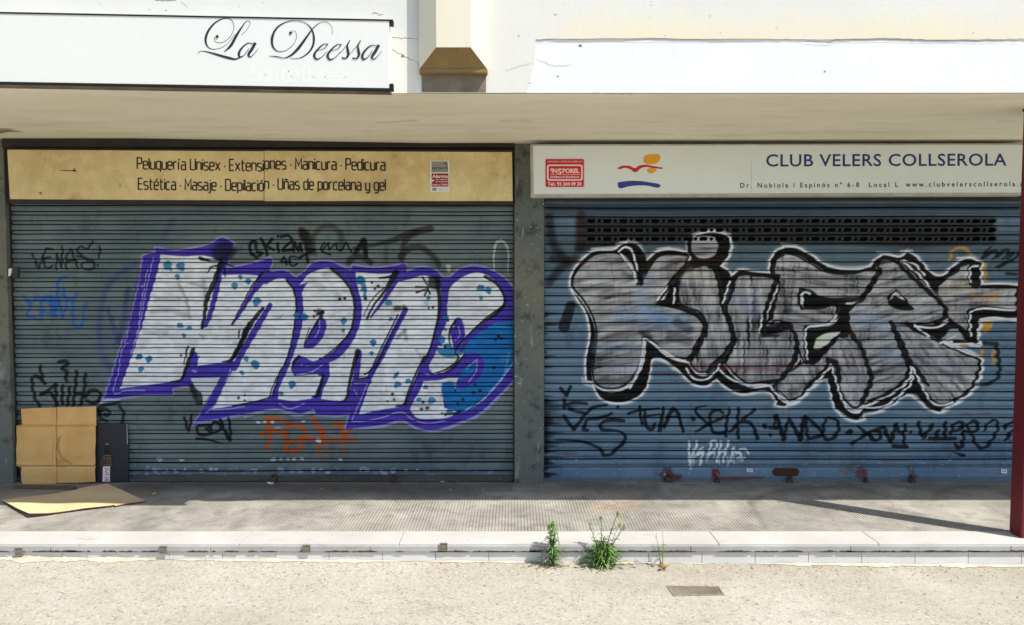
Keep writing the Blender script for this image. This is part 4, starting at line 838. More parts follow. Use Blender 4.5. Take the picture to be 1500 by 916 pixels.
crack_shade([(786,88),(798,92),(812,97),(830,97),(838,94)], .5, YW-.0008, 4); crack_shade([(740,103),(760,98),(782,92)], .4, YC, 5)
crack_shade([(785,58),(860,57),(1000,57.5),(1180,58)], .9, YC-.0006, 14); crack_shade([(1180,60),(1216,62),(1226,58),(1300,58),(1420,59),(1500,60.5)], 1.1, YC-.0004, 6); crack_shade([(868,137),(905,138),(935,137)], 1.0, YC, 7)  # first two ribbons paint the shadow line under the old coat's edge
crack_shade([(265,2),(275,12)], .5, YC, 8); crack_shade([(545,20),(550,19),(556,22),(562,21)], .9, YC, 9); crack_shade([(225,0),(238,1),(258,1)], 1.4, YC, 10)
for u, v, rr, Yq in ((590,82,2.6,YC-.0006),(850,67,2.6,YW-.001),(817,112,1.6,YW-.001),(1208,105,1.7,YW-.001),(219,14,.9,YC),(243,15.5,1.1,YC),(776,122,1.2,YC),(386,4,.7,YC),(350,9,.6,YC)):
    mb.face([onY(u+rr*math.cos(w)*(1+.3*math.sin(3*w)), v+rr*.8*math.sin(w), Yq) for w in [6.283*k/9 for k in range(9)]], 2)
mb.build('upper_wall', [M['patch'], M['wall'], M['crack_shade']], bld)
# overhang slab with the soffit as its underside
gx = np.linspace(-6, 6, 700); gy = np.linspace(YW+.003, YS+.48, 90); GX, GY = np.meshgrid(gx, gy)
GZ = np.interp(GX, [p[0] for p in prof], [p[1] for p in prof])-.003
P = np.stack([GX, GY[::-1], GZ], -1); U, V = to_uv(GX, GY[::-1], GZ); cv = Canvas(U, V); r = random.Random(21)
for i in range(90):
    u, v = r.uniform(-20,1520), r.uniform(140,208); L_ = r.uniform(15,160); cv.line([(u,v),(u+L_*.5,v+r.uniform(-1,1)),(u+L_,v+r.uniform(-1.5,1.5))], [.5,r.uniform(1,5),.5], (150,140,112) if r.random() < .6 else (216,208,184), None, r.uniform(.10,.34), 1.6)
cv.line('P 1530,148 1500,147 1470,146 1448,146', [14,10,5,2], (70,44,28), None, .85, 4); cv.line('P -10,196 12,192 30,193', [5,3,1], (66,58,46), None, .9, .8); cv.line('P -10,190 18,189', [4,1], (80,70,54), None, .7, 1)
cv.line('P 550,180 640,176 780,178', [1,3,1], (140,128,100), None, .4, 1.5); cv.line('P 230,154 330,158', [1,2,.6], (130,120,96), None, .45, .8)
sof = grid_mesh('soffit', P, M['soffit'], bld, cv)
mb = MB()
fr = [(x, YW+.004, z+.001) for x, z in prof]; bk = [(x, YS+.5, z+.001) for x, z in prof]
for i in range(4): mb.hexa([fr[i], fr[i+1], bk[i+1], bk[i]], [(p[0],p[1],p[2]+.2) for p in (fr[i], fr[i+1], bk[i+1], bk[i])])
mb.build('overhang_slab', M['wall'], bld)
mb = MB()                                       # chipped edge and scorched corner of the soffit
# pilaster
YF, YLp = YW-.125, YW-.058; zb = onY(664,106.5,YLp)[2]; zl = onY(664,101,YLp)[2]; zf = onY(664,69.5,YF)[2]
bx0, bx1 = onY(614.5,101,YLp)[0], onY(713.5,101,YLp)[0]; fx0, fx1 = onY(639,70,YF)[0], onY(689.5,70,YF)[0]
mb = MB(); lo = [(bx0,YW-.0065,zl),(bx0,YLp,zl),(fx0,YF,zf),(fx1,YF,zf),(bx1,YLp,zl),(bx1,YW-.0065,zl)]
up = [(p[0],p[1],7.4) for p in lo]
for i in range(5): mb.face([lo[i], lo[i+1], up[i+1], up[i]])
mb.face(up)
pl = mb.build('pilaster', M['beige'], bld, weld=True)
mb = MB(); mb.face([lo[1],lo[4],lo[3],lo[2]]); mb.hexa([(bx0-.002,YLp-.003,zl-.0005),(bx1+.002,YLp-.003,zl-.0005),(bx1+.002,YW-.0067,zl-.0005),(bx0-.002,YW-.0067,zl-.0005)], [(bx0-.002,YLp-.003,zb),(bx1+.002,YLp-.003,zb),(bx1+.002,YW-.0067,zb),(bx0-.002,YW-.0067,zb)])
mb.build('underside', M['brown_soffit'], pl)
mb = MB(); w0, w1 = onY(618,110,YW)[0], onY(712,110,YW)[0]; mb.box(w0, w1, YW-.012, YW-.0067, tM+.004, zb-.0005)
mb.build('pilaster_foot', M['stain_shade_grey'], pl)  # wall below the lip, its shadow put into a darker colour
# pillars
def pillar(x0, x1, mb=None):
    mb = mb or MB(); mb.box(x0, x1, YP, YS+.45, -.02, SOF+.06); return mb.build('pillar', [M['concrete'], M['crack_shade']], bld, bevel=.006)
pL = onY(12,460,YP)[0]; pillar(XL, pL); pa, pb = onY(753.5,460,YP)[0], onY(797,460,YP)[0]
pR = onY(1514,460,YP)[0]; pillar(pR, XR)
mb = MB()                                       # casting joints and holes in the middle pillar
for u0, u1, v, w in ((768,796,357,.8),(764,796,390,.6),(752+16,792,338,.4),(757,795,560,.5),(756,796,628,.4)):
    mb.ribbon([(u0+(u1-u0)*k/8, v+random.uniform(-.4,.4)) for k in range(9)], [w*.4,w,w*.7,w,w*.2], YP-.0008, 1)
for u, v, rr in ((781,321,1.2),(772,323,.7),(788,334,1.5),(787,345,1.6),(792,348,1.8),(785,367,2.6),(789,365,2),(776,393,2.2),(768,403,3),(787,405,3.2),(760,412,1.5)):
    mb.face([onY(u+rr*math.cos(w)*(1+.4*math.sin(2*w+u)), v+rr*.8*math.sin(w)*(1+.3*math.cos(3*w+v)), YP-.0006) for w in [6.283*k/9 for k in range(9)]], 1)
pillar(pa, pb, mb)
# lintels behind the signs, and the dark shop behind the shutters
mb = MB(); lz0 = onY(400,297,YP)[2]
mb.box(pL+.001, pa-.001, YP+.02, YS+.2, lz0, SOF+.06); mb.box(pL+.001, pa-.001, YP-.02, YP+.0195, onY(400,217,YP)[2], SOF+.06)
mb.build('lintel', M['dark'], bld, bevel=.003)
mb = MB(); lz1 = onY(1150,293,YP)[2]; mb.box(pb+.001, pR-.001, YP+.02, YS+.2, lz1, SOF+.06); mb.build('lintel', M['dark'], bld, bevel=.003)
mb = MB(); mb.box(XL, XR, YS+.5, YS+.7, -.3, 7.4); mb.build('inner_wall', M['void'], bld)
mb = MB(); mb.box(XL, XR, YW+.0045, YS+.499, SOF+.26, 7.4); mb.build('storey', M['wall'], bld)
# ---------------------------------------------------------------- roller shutters
def shutter(name, label, x0, x1, u0, u1, vtop, joints, profile, mat, painter, tags, step, holes=None):
    root = thing(name, label, 'roller shutter', ((x0+x1)/2, YS, 0))
    jz = [onY(750, v, YS)[2] for v in joints]
    zs, ds, gap = [], [], []
    for a, b in zip(jz, jz[1:]):
        for q in profile: zs.append(a+(b-a)*q[0]); ds.append(q[1]); gap.append(len(q) > 2)
    zs.append(jz[-1]); ds.append(profile[0][1])
    zs = np.array(zs); ds = np.array(ds); n = int((x1-x0)/step); xs = np.linspace(x0, x1, n+1)
    XX, ZZ = np.meshgrid(xs, zs); DD = np.repeat(ds[:,None], n+1, 1)
    wob = .0022*np.sin(XX*2.1+ZZ*9)+.0012*np.sin(XX*5.3+1+ZZ*23)           # slats never hang dead straight
    rd = np.random.RandomState(int(x0*10) % 97)                              # knocks and bulges
    for k in range(16):
        cx, cz, rr, am = rd.uniform(x0, x1), rd.uniform(.2, 2.2), rd.uniform(.05, .22), rd.uniform(-.007, .004); wob = wob+am*np.exp(-((XX-cx)/rr)**2-((ZZ-cz)/(rr*.6))**2)
    ZZ = ZZ+.0022*np.sin(XX*1.3+x0)*np.sin(ZZ*5)+.0012*np.sin(XX*4.1+ZZ*17)
    P = np.stack([XX, YS-DD-wob, ZZ], -1)
    U, V = to_uv(XX, np.full_like(XX, YS-.004), ZZ)
    cv = Canvas(U, V); painter(cv)
    fid = np.maximum.reduce([np.where(cv.id[1:,1:] == cv.id[:-1,:-1], cv.id[1:,1:], 0)]); 
    hole = np.repeat(np.array(gap)[:, None], fid.shape[1], 1)                # the open joints between the slats
    if holes is not None:
        um = (U[1:,1:]+U[:-1,:-1])/2; vm = (V[1:,1:]+V[:-1,:-1])/2
        for cu, cvv, hl, hr in holes:
            hole |= np.hypot(np.maximum(np.abs(um-cu)-hl, 0), vm-cvv) < hr
    grid_mesh('slat_curtain', P, mat, root, cv, (fid == 0) & ~hole)
    for i, (nm, lb) in tags.items():
        k = (fid == i) & ~hole
        if k.any():
            g = grid_mesh(nm, P, mat, root, cv, k)
            if lb: g['label'] = lb
    return root
STEP = .0042
FL = [(0,-.009,1),(.095,-.009),(.10,-.003),(.12,.002),(.16,.004),(.22,.0052),(.28,.006),(.34,.0064),(.41,.0065),(.48,.006),(.54,.005),(.60,.0035),(.62,.001),(.625,-.007,1),(.722,-.007),(.726,-.009),(.75,-.0078),(.79,-.0072),(.85,-.0072),(.91,-.0078),(.96,-.0085),(.995,-.009)]
JL = [297.0+13.93*k for k in range(-1, 29)]; 
off = 498.5-JL[np.argmin([abs(j-498.5) for j in JL])]; JL = [j+off-3.0 for j in JL]; JL = [j for j in JL if 283 < j < 690]+[696.5]
FR_ = [(0,-.009,1),(.112,-.009),(.116,-.001),(.14,.006),(.20,.0112),(.26,.0145),(.32,.0165),(.39,.0175),(.46,.0175),(.53,.0162),(.60,.0135),(.66,.0098),(.715,.005),(.725,-.006),(.775,-.006),(.785,-.002),(.82,-.002),(.87,-.003),(.92,-.0045),(.96,-.006),(.995,-.008)]
JR = [278.5,291,303.6,316.8,330.5,343.6,356.5,369.6,382.8,395.6,408,420.5,433,445.9,459.2,472.2,484.9,497.6,510.2,522.8,535.6,548.3,560.7,573.2,585.8,598.8,611.4,623.8,635.9,647.9,660,672.2,684.5]
XLa, XLb = onY(18,500,YS)[0], pa-.012
GRAFL = {1:('graffiti_lettering','silver block lettering with thick purple outline and teal spots'),2:('graffiti_tag','thin black tag with an exclamation mark'),3:('graffiti_tag','faded blue tag'),4:('graffiti_tag','thick black tag above the cardboard'),5:('graffiti_tag','small black underlined tag below the purple outline'),6:('graffiti_tag','orange dripping tag'),7:('graffiti_tag','black marker tag above the purple outline'),8:('graffiti_tag','faded brown sprayed strokes'),9:('graffiti_tag','faded slate blue letter outline'),10:('graffiti_tag','white sprayed arch')}
shL = shutter('roller_shutter', 'grey green roller shutter covered by silver lettering with a thick purple outline', XLa, XLb, 18, 752, 295, JL, FL, M['slat_grey'], paint_left, GRAFL, STEP)
XRa, XRb = pb+.006, pR-.004
holes = []
for v in (324, 337.2, 350.2):
    for k in range(26):
        holes.append((865.8+23.45*k, v, 3.3, 2.7))
        if k < 25: holes.append((877.5+23.45*k, v, 0, 2.6))
GRAFR = {1:('graffiti_lettering','grey and black bubble lettering with white halo'),2:('graffiti_tag','row of names written in black'),3:('graffiti_tag','white dripping tag'),4:('graffiti_tag','large loose black tag at the left edge'),5:('graffiti_tag','black scribble beside the red column')}
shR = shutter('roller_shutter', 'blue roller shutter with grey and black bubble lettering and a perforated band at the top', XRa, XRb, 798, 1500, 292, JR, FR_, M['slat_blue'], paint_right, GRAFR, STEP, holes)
def bar(root, x0, x1, v0, v1, mat):
    z0, z1 = onY(750, v1, YS)[2], onY(750, v0, YS)[2]
    mb = MB(); mb.box(x0, x1, YS-.012, YS+.02, max(z0,.004), z1-.002); mb.box(x0, x1, YS-.03, YS-.0125, max(z0,.004)+.002, max(z0,.004)+.026); return mb.build('bottom_bar', mat, root, bevel=.003)
bL = bar(shL, XLa, XLb, 696.5, 705.5, M['bar'])
# bottom bar of the blue shutter keeps its paint
zs = np.array([onY(750,684.5,YS)[2]-.0005, onY(750,685,YS)[2], onY(750,687,YS)[2]]+[onY(750,v,YS)[2] for v in np.arange(688,699.5,1.0)]+[.031,.030,.02,.012,.003]); ds = np.array([-.011,.004,.008]+[.009]*12+[.009,.014,.015,.015,.014])
xs = np.linspace(XRa, XRb, int((XRb-XRa)/STEP)); XX, ZZ = np.meshgrid(xs, zs); P = np.stack([XX, YS-np.repeat(ds[:,None],len(xs),1), ZZ], -1); U, V = to_uv(XX, np.full_like(XX, YS-.01), ZZ)
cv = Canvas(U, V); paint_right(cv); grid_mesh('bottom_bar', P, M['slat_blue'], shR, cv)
for root, x0, x1 in ((shL, pL+.002, XLa-.001), (shL, XLb+.001, pa-.001), (shR, pb+.0005, XRa-.0005), (shR, XRb+.0005, pR-.0005)):
    mb = MB(); mb.box(x0, x1, YP+.012 if x1-x0 > .01 else YS-.03, YS+.05, .002, lz0-.004); mb.build('guide_rail', M['guide'], root, bevel=.002 if x1-x0 > .01 else 0)
def lock(u, v, root, size=1.0, drop=0.0):
    x, _, z = onY(u, v, YS-.04); y = YS-.045; mb = MB(); s_ = size
    mb.tube([(x+.016*s_*math.cos(a), y+.004*math.sin(2*a), z+.010+.02*s_*math.sin(a)) for a in [math.pi*k/8 for k in range(9)]], .0042*s_, 7)
    mb.tube([(x, YS-.012, z+.024*s_), (x, y-.012, z+.022*s_)], .006*s_, 7); mb.build('lock_shackle', M['rust'], root, smooth=True)
    mb = MB(); w = .022*s_; mb.box(x-w, x+w, y-.011, y+.011, z-.026*s_, z+.012*s_); mb.tube([(x+w*.6, y, z-.02*s_), (x+w*1.9, y-.02, z-.03*s_)], .004*s_, 6)
    return mb.build('padlock', M['oldbrass'], root, bevel=.004)
lock(401.5, 701, shL, 1.1); lock(577, 700.5, shL, .9)
for u, v, s_ in ((980,702.5,1.3),(1051,704,.75),(1157,703,1.0),(1268,704,.7),(1336,703,1.0)): lock(u, v, shR, s_)
mb = MB(); px_poly(mb, rrect(1132.5,686,1171,697.6,5.6,6), YS-.019, .008); mb.build('rust_plate', M['rust'], shR, bevel=.002)
for u, v, w, h, an in ((1098.5,689.2,9.5,5,.08),(1470.7,690.6,9,6,.12)):
    mb = MB(); c_, s_ = math.cos(an), math.sin(an); px_poly(mb, [(u+a*w/2*c_-b*h/2*s_, v+a*w/2*s_+b*h/2*c_) for a, b in ((-1,-1),(1,-1),(1,1),(-.9,1))], YS-.0165, .0015)
    for k in range(4): 
        q = u-w*.28+k*w*.19; px_poly(mb, [(q,v-1),(q+.9,v-.9),(q+.8,v+1),(q-.1,v+.9)], YS-.0168, .0005, 1)
    mb.build('sticker', [M['paper'], M['navy']], shR)

# ---------------------------------------------------------------- signs
# 1: white light box up on the wall
Y1 = YW-.125
s1 = thing('shop_sign', 'long white light box sign with curling black script on the upper wall', 'sign', onY(285,125,YW-.06))
mb = MB(); e0 = (-60, 16.0, -60, 117.5); 
A = [(-60,17.5),(570,30.5),(570,129.5),(-60,119.0)]
f_ = [onY(u,v,Y1) for u, v in A]; mb.hexa(f_, [(p[0],YW-.0075,p[2]) for p in f_]); mb.build('panel', M['lightbox'], s1, bevel=.002)
mb = MB()
for a, b, h in (((-60,16.2),(575.5,28.6),2.2),((-60,119.2),(576.5,131.2),2.0)):
    p0, p1 = onY(a[0],a[1],Y1-.004), onY(b[0],b[1],Y1-.004); dz = h*4.3/FPX
    mb.hexa([(p0[0],Y1-.004,p0[2]-dz),(p1[0],Y1-.004,p1[2]-dz),(p1[0],Y1-.004,p1[2]),(p0[0],Y1-.004,p0[2])], [(p0[0],Y1+.022,p0[2]-dz),(p1[0],Y1+.022,p1[2]-dz),(p1[0],Y1+.022,p1[2]),(p0[0],Y1+.022,p0[2])])
mb.build('frame', M['black'], s1, bevel=.001)
mb = MB(); p0, p1 = onY(-60,119.6,Y1), onY(569,130.4,Y1); mb.hexa([(p0[0],Y1+.0225,p0[2]-.006),(p1[0],Y1+.0225,p1[2]-.006),(p1[0],Y1+.0225,p1[2]-.001),(p0[0],Y1+.0225,p0[2]-.001)], [(p0[0],YW-.0078,p0[2]-.006),(p1[0],YW-.0078,p1[2]-.006),(p1[0],YW-.0078,p1[2]-.001),(p0[0],YW-.0078,p0[2]-.001)]); mb.build('underside', M['stain_shade_grey'], s1)  # underside of the box, its shade put into the colour
for v0, v1 in ((29.5,37.5),(122.5,131.0)):
    mb = MB(); a, b = onY(570.6,v1,Y1), onY(576,v0,Y1); mb.box(a[0], b[0], Y1-.002, Y1+.03, a[2], b[2]); mb.build('end_bracket', M['black'], s1, bevel=.002)
S = lambda s_: [(280+float(a.split(',')[0])/4.6875, 10+float(a.split(',')[1])/4.6875) for a in s_.split()]
mb = MB(); nr = [0]
def scr(p, w, dx=0, dy=0):
    q = spline([(a+dx/4.6875, b+dy/4.6875) for a, b in S(p)], False, 7, 120); nr[0] += 1
    mb.ribbon(q, w, Y1-.0008-.0002*nr[0], 0)
scr('160,210 165,238 200,248 255,220 293,150 280,95 240,80 180,100 125,155 100,215 103,255 125,285 165,292 230,270 300,190', [.7,.7,.7,.7,.7,.8,1.0,2.0,3.2,3.6,2.6,1.4,.7,.6,.5])
scr('400,130 403,103 385,98 345,145 310,200 270,270 228,310', [.6,.6,.8,2.2,4.0,4.0,1.0]); scr('400,130 385,155 345,195', [.6,.5])
scr('50,325 52,312 75,305 110,310 180,330 260,352 305,360 350,342', [.6,.6,.9,1.6,3.2,3.8,2.4,.6])
AA = ('425,255 392,250 350,282 328,320 333,345 358,337 398,285', [1,1.4,2.4,3.6,2.8,1,.8]); AB = ('441,247 418,290 394,332 404,346 435,320 462,288', [4.2,4.2,3.6,1.4,.6,.5])
scr(*AA); scr(*AB)
scr('690,165 715,170 723,210 700,260 645,302 595,306 562,275 556,215 585,150 645,108 720,97 790,115 830,160 843,215 835,270 800,320 745,352 680,356', [.6,.6,.6,.6,.8,1.2,2.6,3.8,2.6,1.4,.8,1.0,2,3,3,2,1,.6])
scr('970,190 965,140 935,108 890,108 840,145 795,205 740,280 690,330 640,352 585,342 535,340', [.5,.5,.7,.7,1.2,2.8,4.0,2.8,1.0,1.6,.6])
for dx, dy in ((0,0),(92,3)): scr('860,302 915,285 938,258 918,255 872,290 845,335 860,360 890,350 935,305', [.7,.8,1.3,1.1,2.2,3.6,2.4,.9,.5], dx, dy)
for dx, dy in ((0,0),(73,2)): scr('1020,320 1055,280 1092,228 1073,265 1076,300 1080,328 1060,354 1034,350', [.5,.6,.9,2.2,3.6,3.6,1.8,2.2], dx, dy)
scr(AA[0], AA[1], 848, 15); scr(AB[0], AB[1], 848, 15)
for u, v in S('178,205 683,180'):
    nr[0] += 1; mb.face([onY(u+2.3*math.cos(a), v+2.3*math.sin(a), Y1-.0008-.0002*nr[0]) for a in [6.283*k/12 for k in range(12)]])
mb.build('lettering', M['ink'], s1)
mb = MB(); stroke_text(mb, 'Saló de Bellesa', 369, 507, 118.3, 121, 21, 2.2, Y1-.0003); mb.build('faded_lettering', worn('bright_white_vinyl', (222,222,217), (221,221,216), 4, 40, .5, .0, fleck=0), s1)
# 2: yellowed sign above the grey shutter
Y2 = YP-.055
s2 = thing('shop_sign', 'yellowed sign board with dark lettering above the grey green shutter', 'sign', onY(380,295,YP-.03))
mb = MB(); f_ = [onY(u,v,Y2) for u, v in ((10.5,219.5),(387,221.8),(387,294.3),(14.5,292))]; mb.prism(f_, (0,.03,0)); mb.build('panel', M['yellow'], s2, bevel=.001)
mb = MB(); f_ = [onY(u,v,Y2+d) for u, v, d in ((387.2,221.2,-.006),(750,223,0),(751,294.8,0),(387.2,294.8,-.006))]; mb.prism(f_, (0,.03,0)); mb.build('panel', M['yellow'], s2, bevel=.001)
mb = MB(); a = [onY(u,v,Y2-.004) for u, v in ((12,292.4),(752,295.2),(752.5,300.5),(14,298))]; mb.prism(a, (0,.05,0)); a = [onY(u,v,Y2-.002) for u, v in ((9,217.3),(752,220.2),(752,222.8),(9.5,219.2))]; mb.prism(a, (0,.05,0))
mb.build('frame', M['dark'], s2, bevel=.0015)
mb = MB(); YL = Y2-.0012
stroke_text(mb, 'Peluquería Unisex · Extensi', 201, 385.5, 247.6, 250.8, 16.3, 2.05, YL); stroke_text(mb, 'ones · Manicura · Pedicura', 387.6, 564, 247.6, 249.6, 16.3, 2.05, YL-.0058)
mb.build('lettering', M['letter'], s2); mb = MB()
stroke_text(mb, 'Estética · Masaje · Depilació', 202.6, 385.5, 277.4, 279.8, 16, 2.05, YL); stroke_text(mb, 'n · Uñas de porcelana y gel', 387.6, 564.5, 277.2, 279.0, 16, 2.05, YL-.0058)
mb.build('lettering', M['letter'], s2)
mb = MB(); mb.ribbon([(87,249.5),(95,250),(104,250.3),(111,250)], [.6,1.2,1.0,3], YL-.0004); mb.ribbon([(108,246),(110,250),(111,253)], [.6,1.6,.8], YL-.0006)
mb.ribbon([(386.9,222),(387.1,250),(386.7,294)], [.5,.9,.7], YL-.0056); mb.ribbon([(57,283),(59,282),(61,284),(60,285)], [1,1.4,1.2,.6], YL-.0003); mb.build('scuff_mark', M['letter'], s2)
# alarm plate on it
YA = Y2-.008
mb = MB(); px_poly(mb, rrect(630.3,235.4,658.2,281.2,1.6), YA, .005); pt = mb.build('alarm_plate', M['paper'], s2); pt['label'] = 'silver and red alarm company plate'
mb = MB(); px_poly(mb, [(632,236.6),(655.8,236.6),(656.6,252.6),(632,252.6)], YA-.0006, .0003); mb.build('silver_field', M['silver'], pt)
mb = MB(); px_poly(mb, [(632.2,254.2),(656.8,254.2),(656.8,273.6),(632.2,273.6)], YA-.0006, .0003); mb.build('red_field', M['darkred'], pt)
mb = MB(); Yt = YA-.0012
font_text(mb, 'verisure', 632.2, 656, 248.2, 248.0, 4.6, Yt, 0, 1.0, .012); mb.ribbon(spline([(649.5,239.5),(652,239.2),(654.3,241),(655,244)]), [.5,1.3,.9,.4], Yt, 0)
font_text(mb, 'Alarmas de máxima seguridad', 633.2, 655.4, 251, 251, 1.5, Yt, 0)
font_text(mb, 'Alarma', 632.9, 656.2, 260.8, 260.6, 5.0, Yt, 1, 1.0, .03); font_text(mb, 'con grabación', 638.2, 656, 264.0, 264.0, 2.0, Yt, 1, 1, .02); font_text(mb, 'de imágenes', 638.2, 656, 267.2, 267.2, 2.2, Yt, 1, 1, .02); font_text(mb, 'Aviso a Policía', 633.2, 656, 272.2, 271.8, 3.2, Yt, 1, 1, .02)
px_poly(mb, [(631.4,262.6),(637.2,264.4),(631.6,267.4)], Yt, .0003, 1)
px_poly(mb, [(633,275.2),(639.5,275.2),(639.5,279.6),(633,279.6)], Yt, .0003, 2); font_text(mb, 'Securitas Direct', 640.4, 656.4, 277, 277, 1.5, Yt, 2); font_text(mb, '902 195 195', 643, 656, 279.6, 279.6, 1.5, Yt, 2)
mb.build('lettering', [M['black'], M['pink'], M['silver']], pt)
# 3: white sign box over the blue shutter
Y3 = YP-.16
s3 = thing('shop_sign', 'white sign box with navy capitals and a bird emblem above the blue shutter', 'sign', onY(1140,290,YP-.08))
mb = MB(); f_ = [onY(u,v,Y3) for u, v in ((779,213.5),(1508,211.8),(1508,285.2),(780.5,287.6))]; mb.hexa(f_, [(p[0],YP-.002,p[2]) for p in f_]); mb.build('panel', M['signwhite'], s3, bevel=.002)
mb = MB()
def trim(a, b, c, d, Y=Y3-.006, t=.03): mb.prism([onY(u,v,Y) for u, v in (a,b,c,d)], (0,t,0))
trim((777,285.0),(1509,282.4),(1509,286.6),(777.6,289.6)); trim((776.6,212.6),(780.4,213.5),(781.6,285.8),(777.6,286.6), Y3-.0075); trim((777,211.4),(1509,210),(1509,212.2),(777,213.8), Y3-.0045)
mb.build('frame', M['alu'], s3, bevel=.002)
mb = MB(); mb.ribbon([(1100.3,236),(1100.6,260),(1100.4,284)], [.3,.5,.4], Y3-.0006); mb.build('seam', M['alu'], s3)
mb = MB(); font_text(mb, 'CLUB VELERS COLLSEROLA', 1122.3, 1474.6, 243.9, 242.6, 18.4, Y3-.001, 0, 1.06, .012); mb.build('lettering', M['navy'], s3)
mb = MB()
font_text(mb, 'Dr. Nubiola i Espinós nº 6-8', 1084.3, 1258.5, 275.2, 274.2, 7.3, Y3-.001, 0, 1.5, .016); mb.build('address_lettering', M['black'], s3); mb = MB(); font_text(mb, 'Local L', 1272.8, 1315.8, 274.2, 273.9, 7.3, Y3-.001, 0, 1.5, .016); mb.build('address_lettering', M['black'], s3); mb = MB()
font_text(mb, 'www.clubvelerscollserola.c', 1326.4, 1498.5, 273.7, 273.0, 7.3, Y3-.001, 0, 1.5, .016); mb.build('address_lettering', M['black'], s3)
K5 = lambda s_: [(770+float(a.split(',')[0])/3.75, 200+float(a.split(',')[1])/3.75) for a in s_.split()]
mb = MB(); px_poly(mb, spline(K5('647,140 650,112 672,100 705,97 735,98 740,120 728,142 700,152 665,152'), True, 5), Y3-.0010, .0008, 0); px_poly(mb, spline(K5('665,182 685,174 716,178 717,190 695,203 672,197'), True, 5), Y3-.0010, .0008, 0)
px_poly(mb, spline(K5('502,175 530,162 570,162 600,174 625,160 660,156 700,163 730,168 755,172 750,179 700,174 660,168 630,177 612,194 596,196 580,184 545,173 515,180'), True, 5), Y3-.0018, .0006, 1)
px_poly(mb, spline(K5('506,253 540,247 590,244 640,246 690,254 735,263 742,270 730,282 715,281 670,271 610,270 560,276 520,285 508,278'), True, 5), Y3-.0010, .0008, 2)
mb.build('emblem', [M['orange'], M['red'], M['wave']], s3)
mb = MB(); px_poly(mb, rrect(799.3,233.2,855.3,274,2), Y3-.006, .005, 0); st_ = mb.build('alarm_plate', M['red'], s3); st_['label'] = 'red and pale pink security company plate'
mb = MB(); Yt = Y3-.0072
o_ = rrect(801.2,241.2,853.6,265,3.6,5); i_ = rrect(803.6,243.4,851.2,262.8,2.2,5)
for k in range(len(o_)):
    j = (k+1) % len(o_); mb.face([onY(*o_[k],Yt), onY(*o_[j],Yt), onY(*i_[j],Yt), onY(*i_[k],Yt)])
font_text(mb, 'CONECTADO A CENTRAL DE ALARMAS 24 H', 801.8, 853, 238, 238, 2.3, Yt, 0, 1, .01)
font_text(mb, 'iN', 808, 816.3, 253.4, 253.4, 6.4, Yt, 0, 1, .045); mb.ribbon(spline([(809.3,249.8),(807,249.9),(806.2,248.6),(807.5,247.4),(809.5,247.2)]), .9, Yt-.0003); font_text(mb, 'S', 817, 823, 255.6, 255.6, 8.8, Yt-.0001, 0, 1, .03); font_text(mb, 'POREL', 824, 848.8, 253.4, 253.4, 6.4, Yt, 0, 1, .045)
px_poly(mb, [(806,255.4),(816.6,255.4),(816.6,256),(806,256)], Yt, .0003); px_poly(mb, [(823.6,255.4),(849.4,255.4),(849.4,256),(823.6,256)], Yt, .0003)
font_text(mb, 'SISTEMAS DE SEGURIDAD', 806, 848.8, 261.0, 261.0, 3.0, Yt, 0, 1, .03); font_text(mb, 'Tel.: 93 244 09 20', 802.2, 852, 271.9, 271.9, 5.0, Yt, 0, 1, .035)
mb.build('lettering', M['pink'], st_)

# ---------------------------------------------------------------- column, hook, key box, kerb stubs, drain
x0, y0 = onZ(1478,781)[:2]; cy = onZ(1497,790)[1]; cw = .13
cl = thing('steel_column', 'dark red square steel column on the kerb at the right edge', 'column', (x0+cw/2, (cy+y0)/2, 0))
mb = MB(); q = [(x0,cy),(x0+cw,cy),(x0+cw,y0),(x0,y0)]; mb.hexa([(x,y,.008) for x, y in q], [(x+.012,y,SOF+.01) for x, y in q]); mb.build('shaft', M['colred'], cl, bevel=.006)
mb = MB(); mb.box(x0-.004+.012, x0+cw+.016, cy-.004, y0+.004, SOF-.02, SOF+.012); mb.build('head_plate', M['rust'], cl, bevel=.002)
mb = MB(); hk = [onY(u,v,YP-.022) for u, v in ((766.6,331),(766.3,338),(765.8,344),(764.2,348.5),(761.2,350),(758.5,349),(757,346.4))]
mb.tube(hk, .0062, 10); mb.tube([onY(766.6,332,YP-.022), onY(766.6,332,YP+.01)], .006, 8)
tag(mb.build('wall_hook', M['steel'], smooth=True), 'grey bent steel hook high on the middle concrete pillar', 'hook')
kb = thing('key_switch', 'small dark shutter key switch box with a white tab on the left pillar', 'key switch', onY(19,406,YP))
mb = MB(); a, b = onY(18.5,408,YP-.03), onY(26,391,YP-.03); mb.box(a[0], b[0], YP-.035, YP-.004, a[2], b[2]); mb.build('switch_box', M['guide'], kb, bevel=.004)
mb = MB(); mb.prism([onY(u,v,YP-.012) for u, v in ((12.2,394),(17.6,393.2),(16.5,400),(14.5,404.5),(12.2,404.8))], (0,.01,0)); mb.build('white_tab', M['paper'], kb, bevel=.001)
stub = None
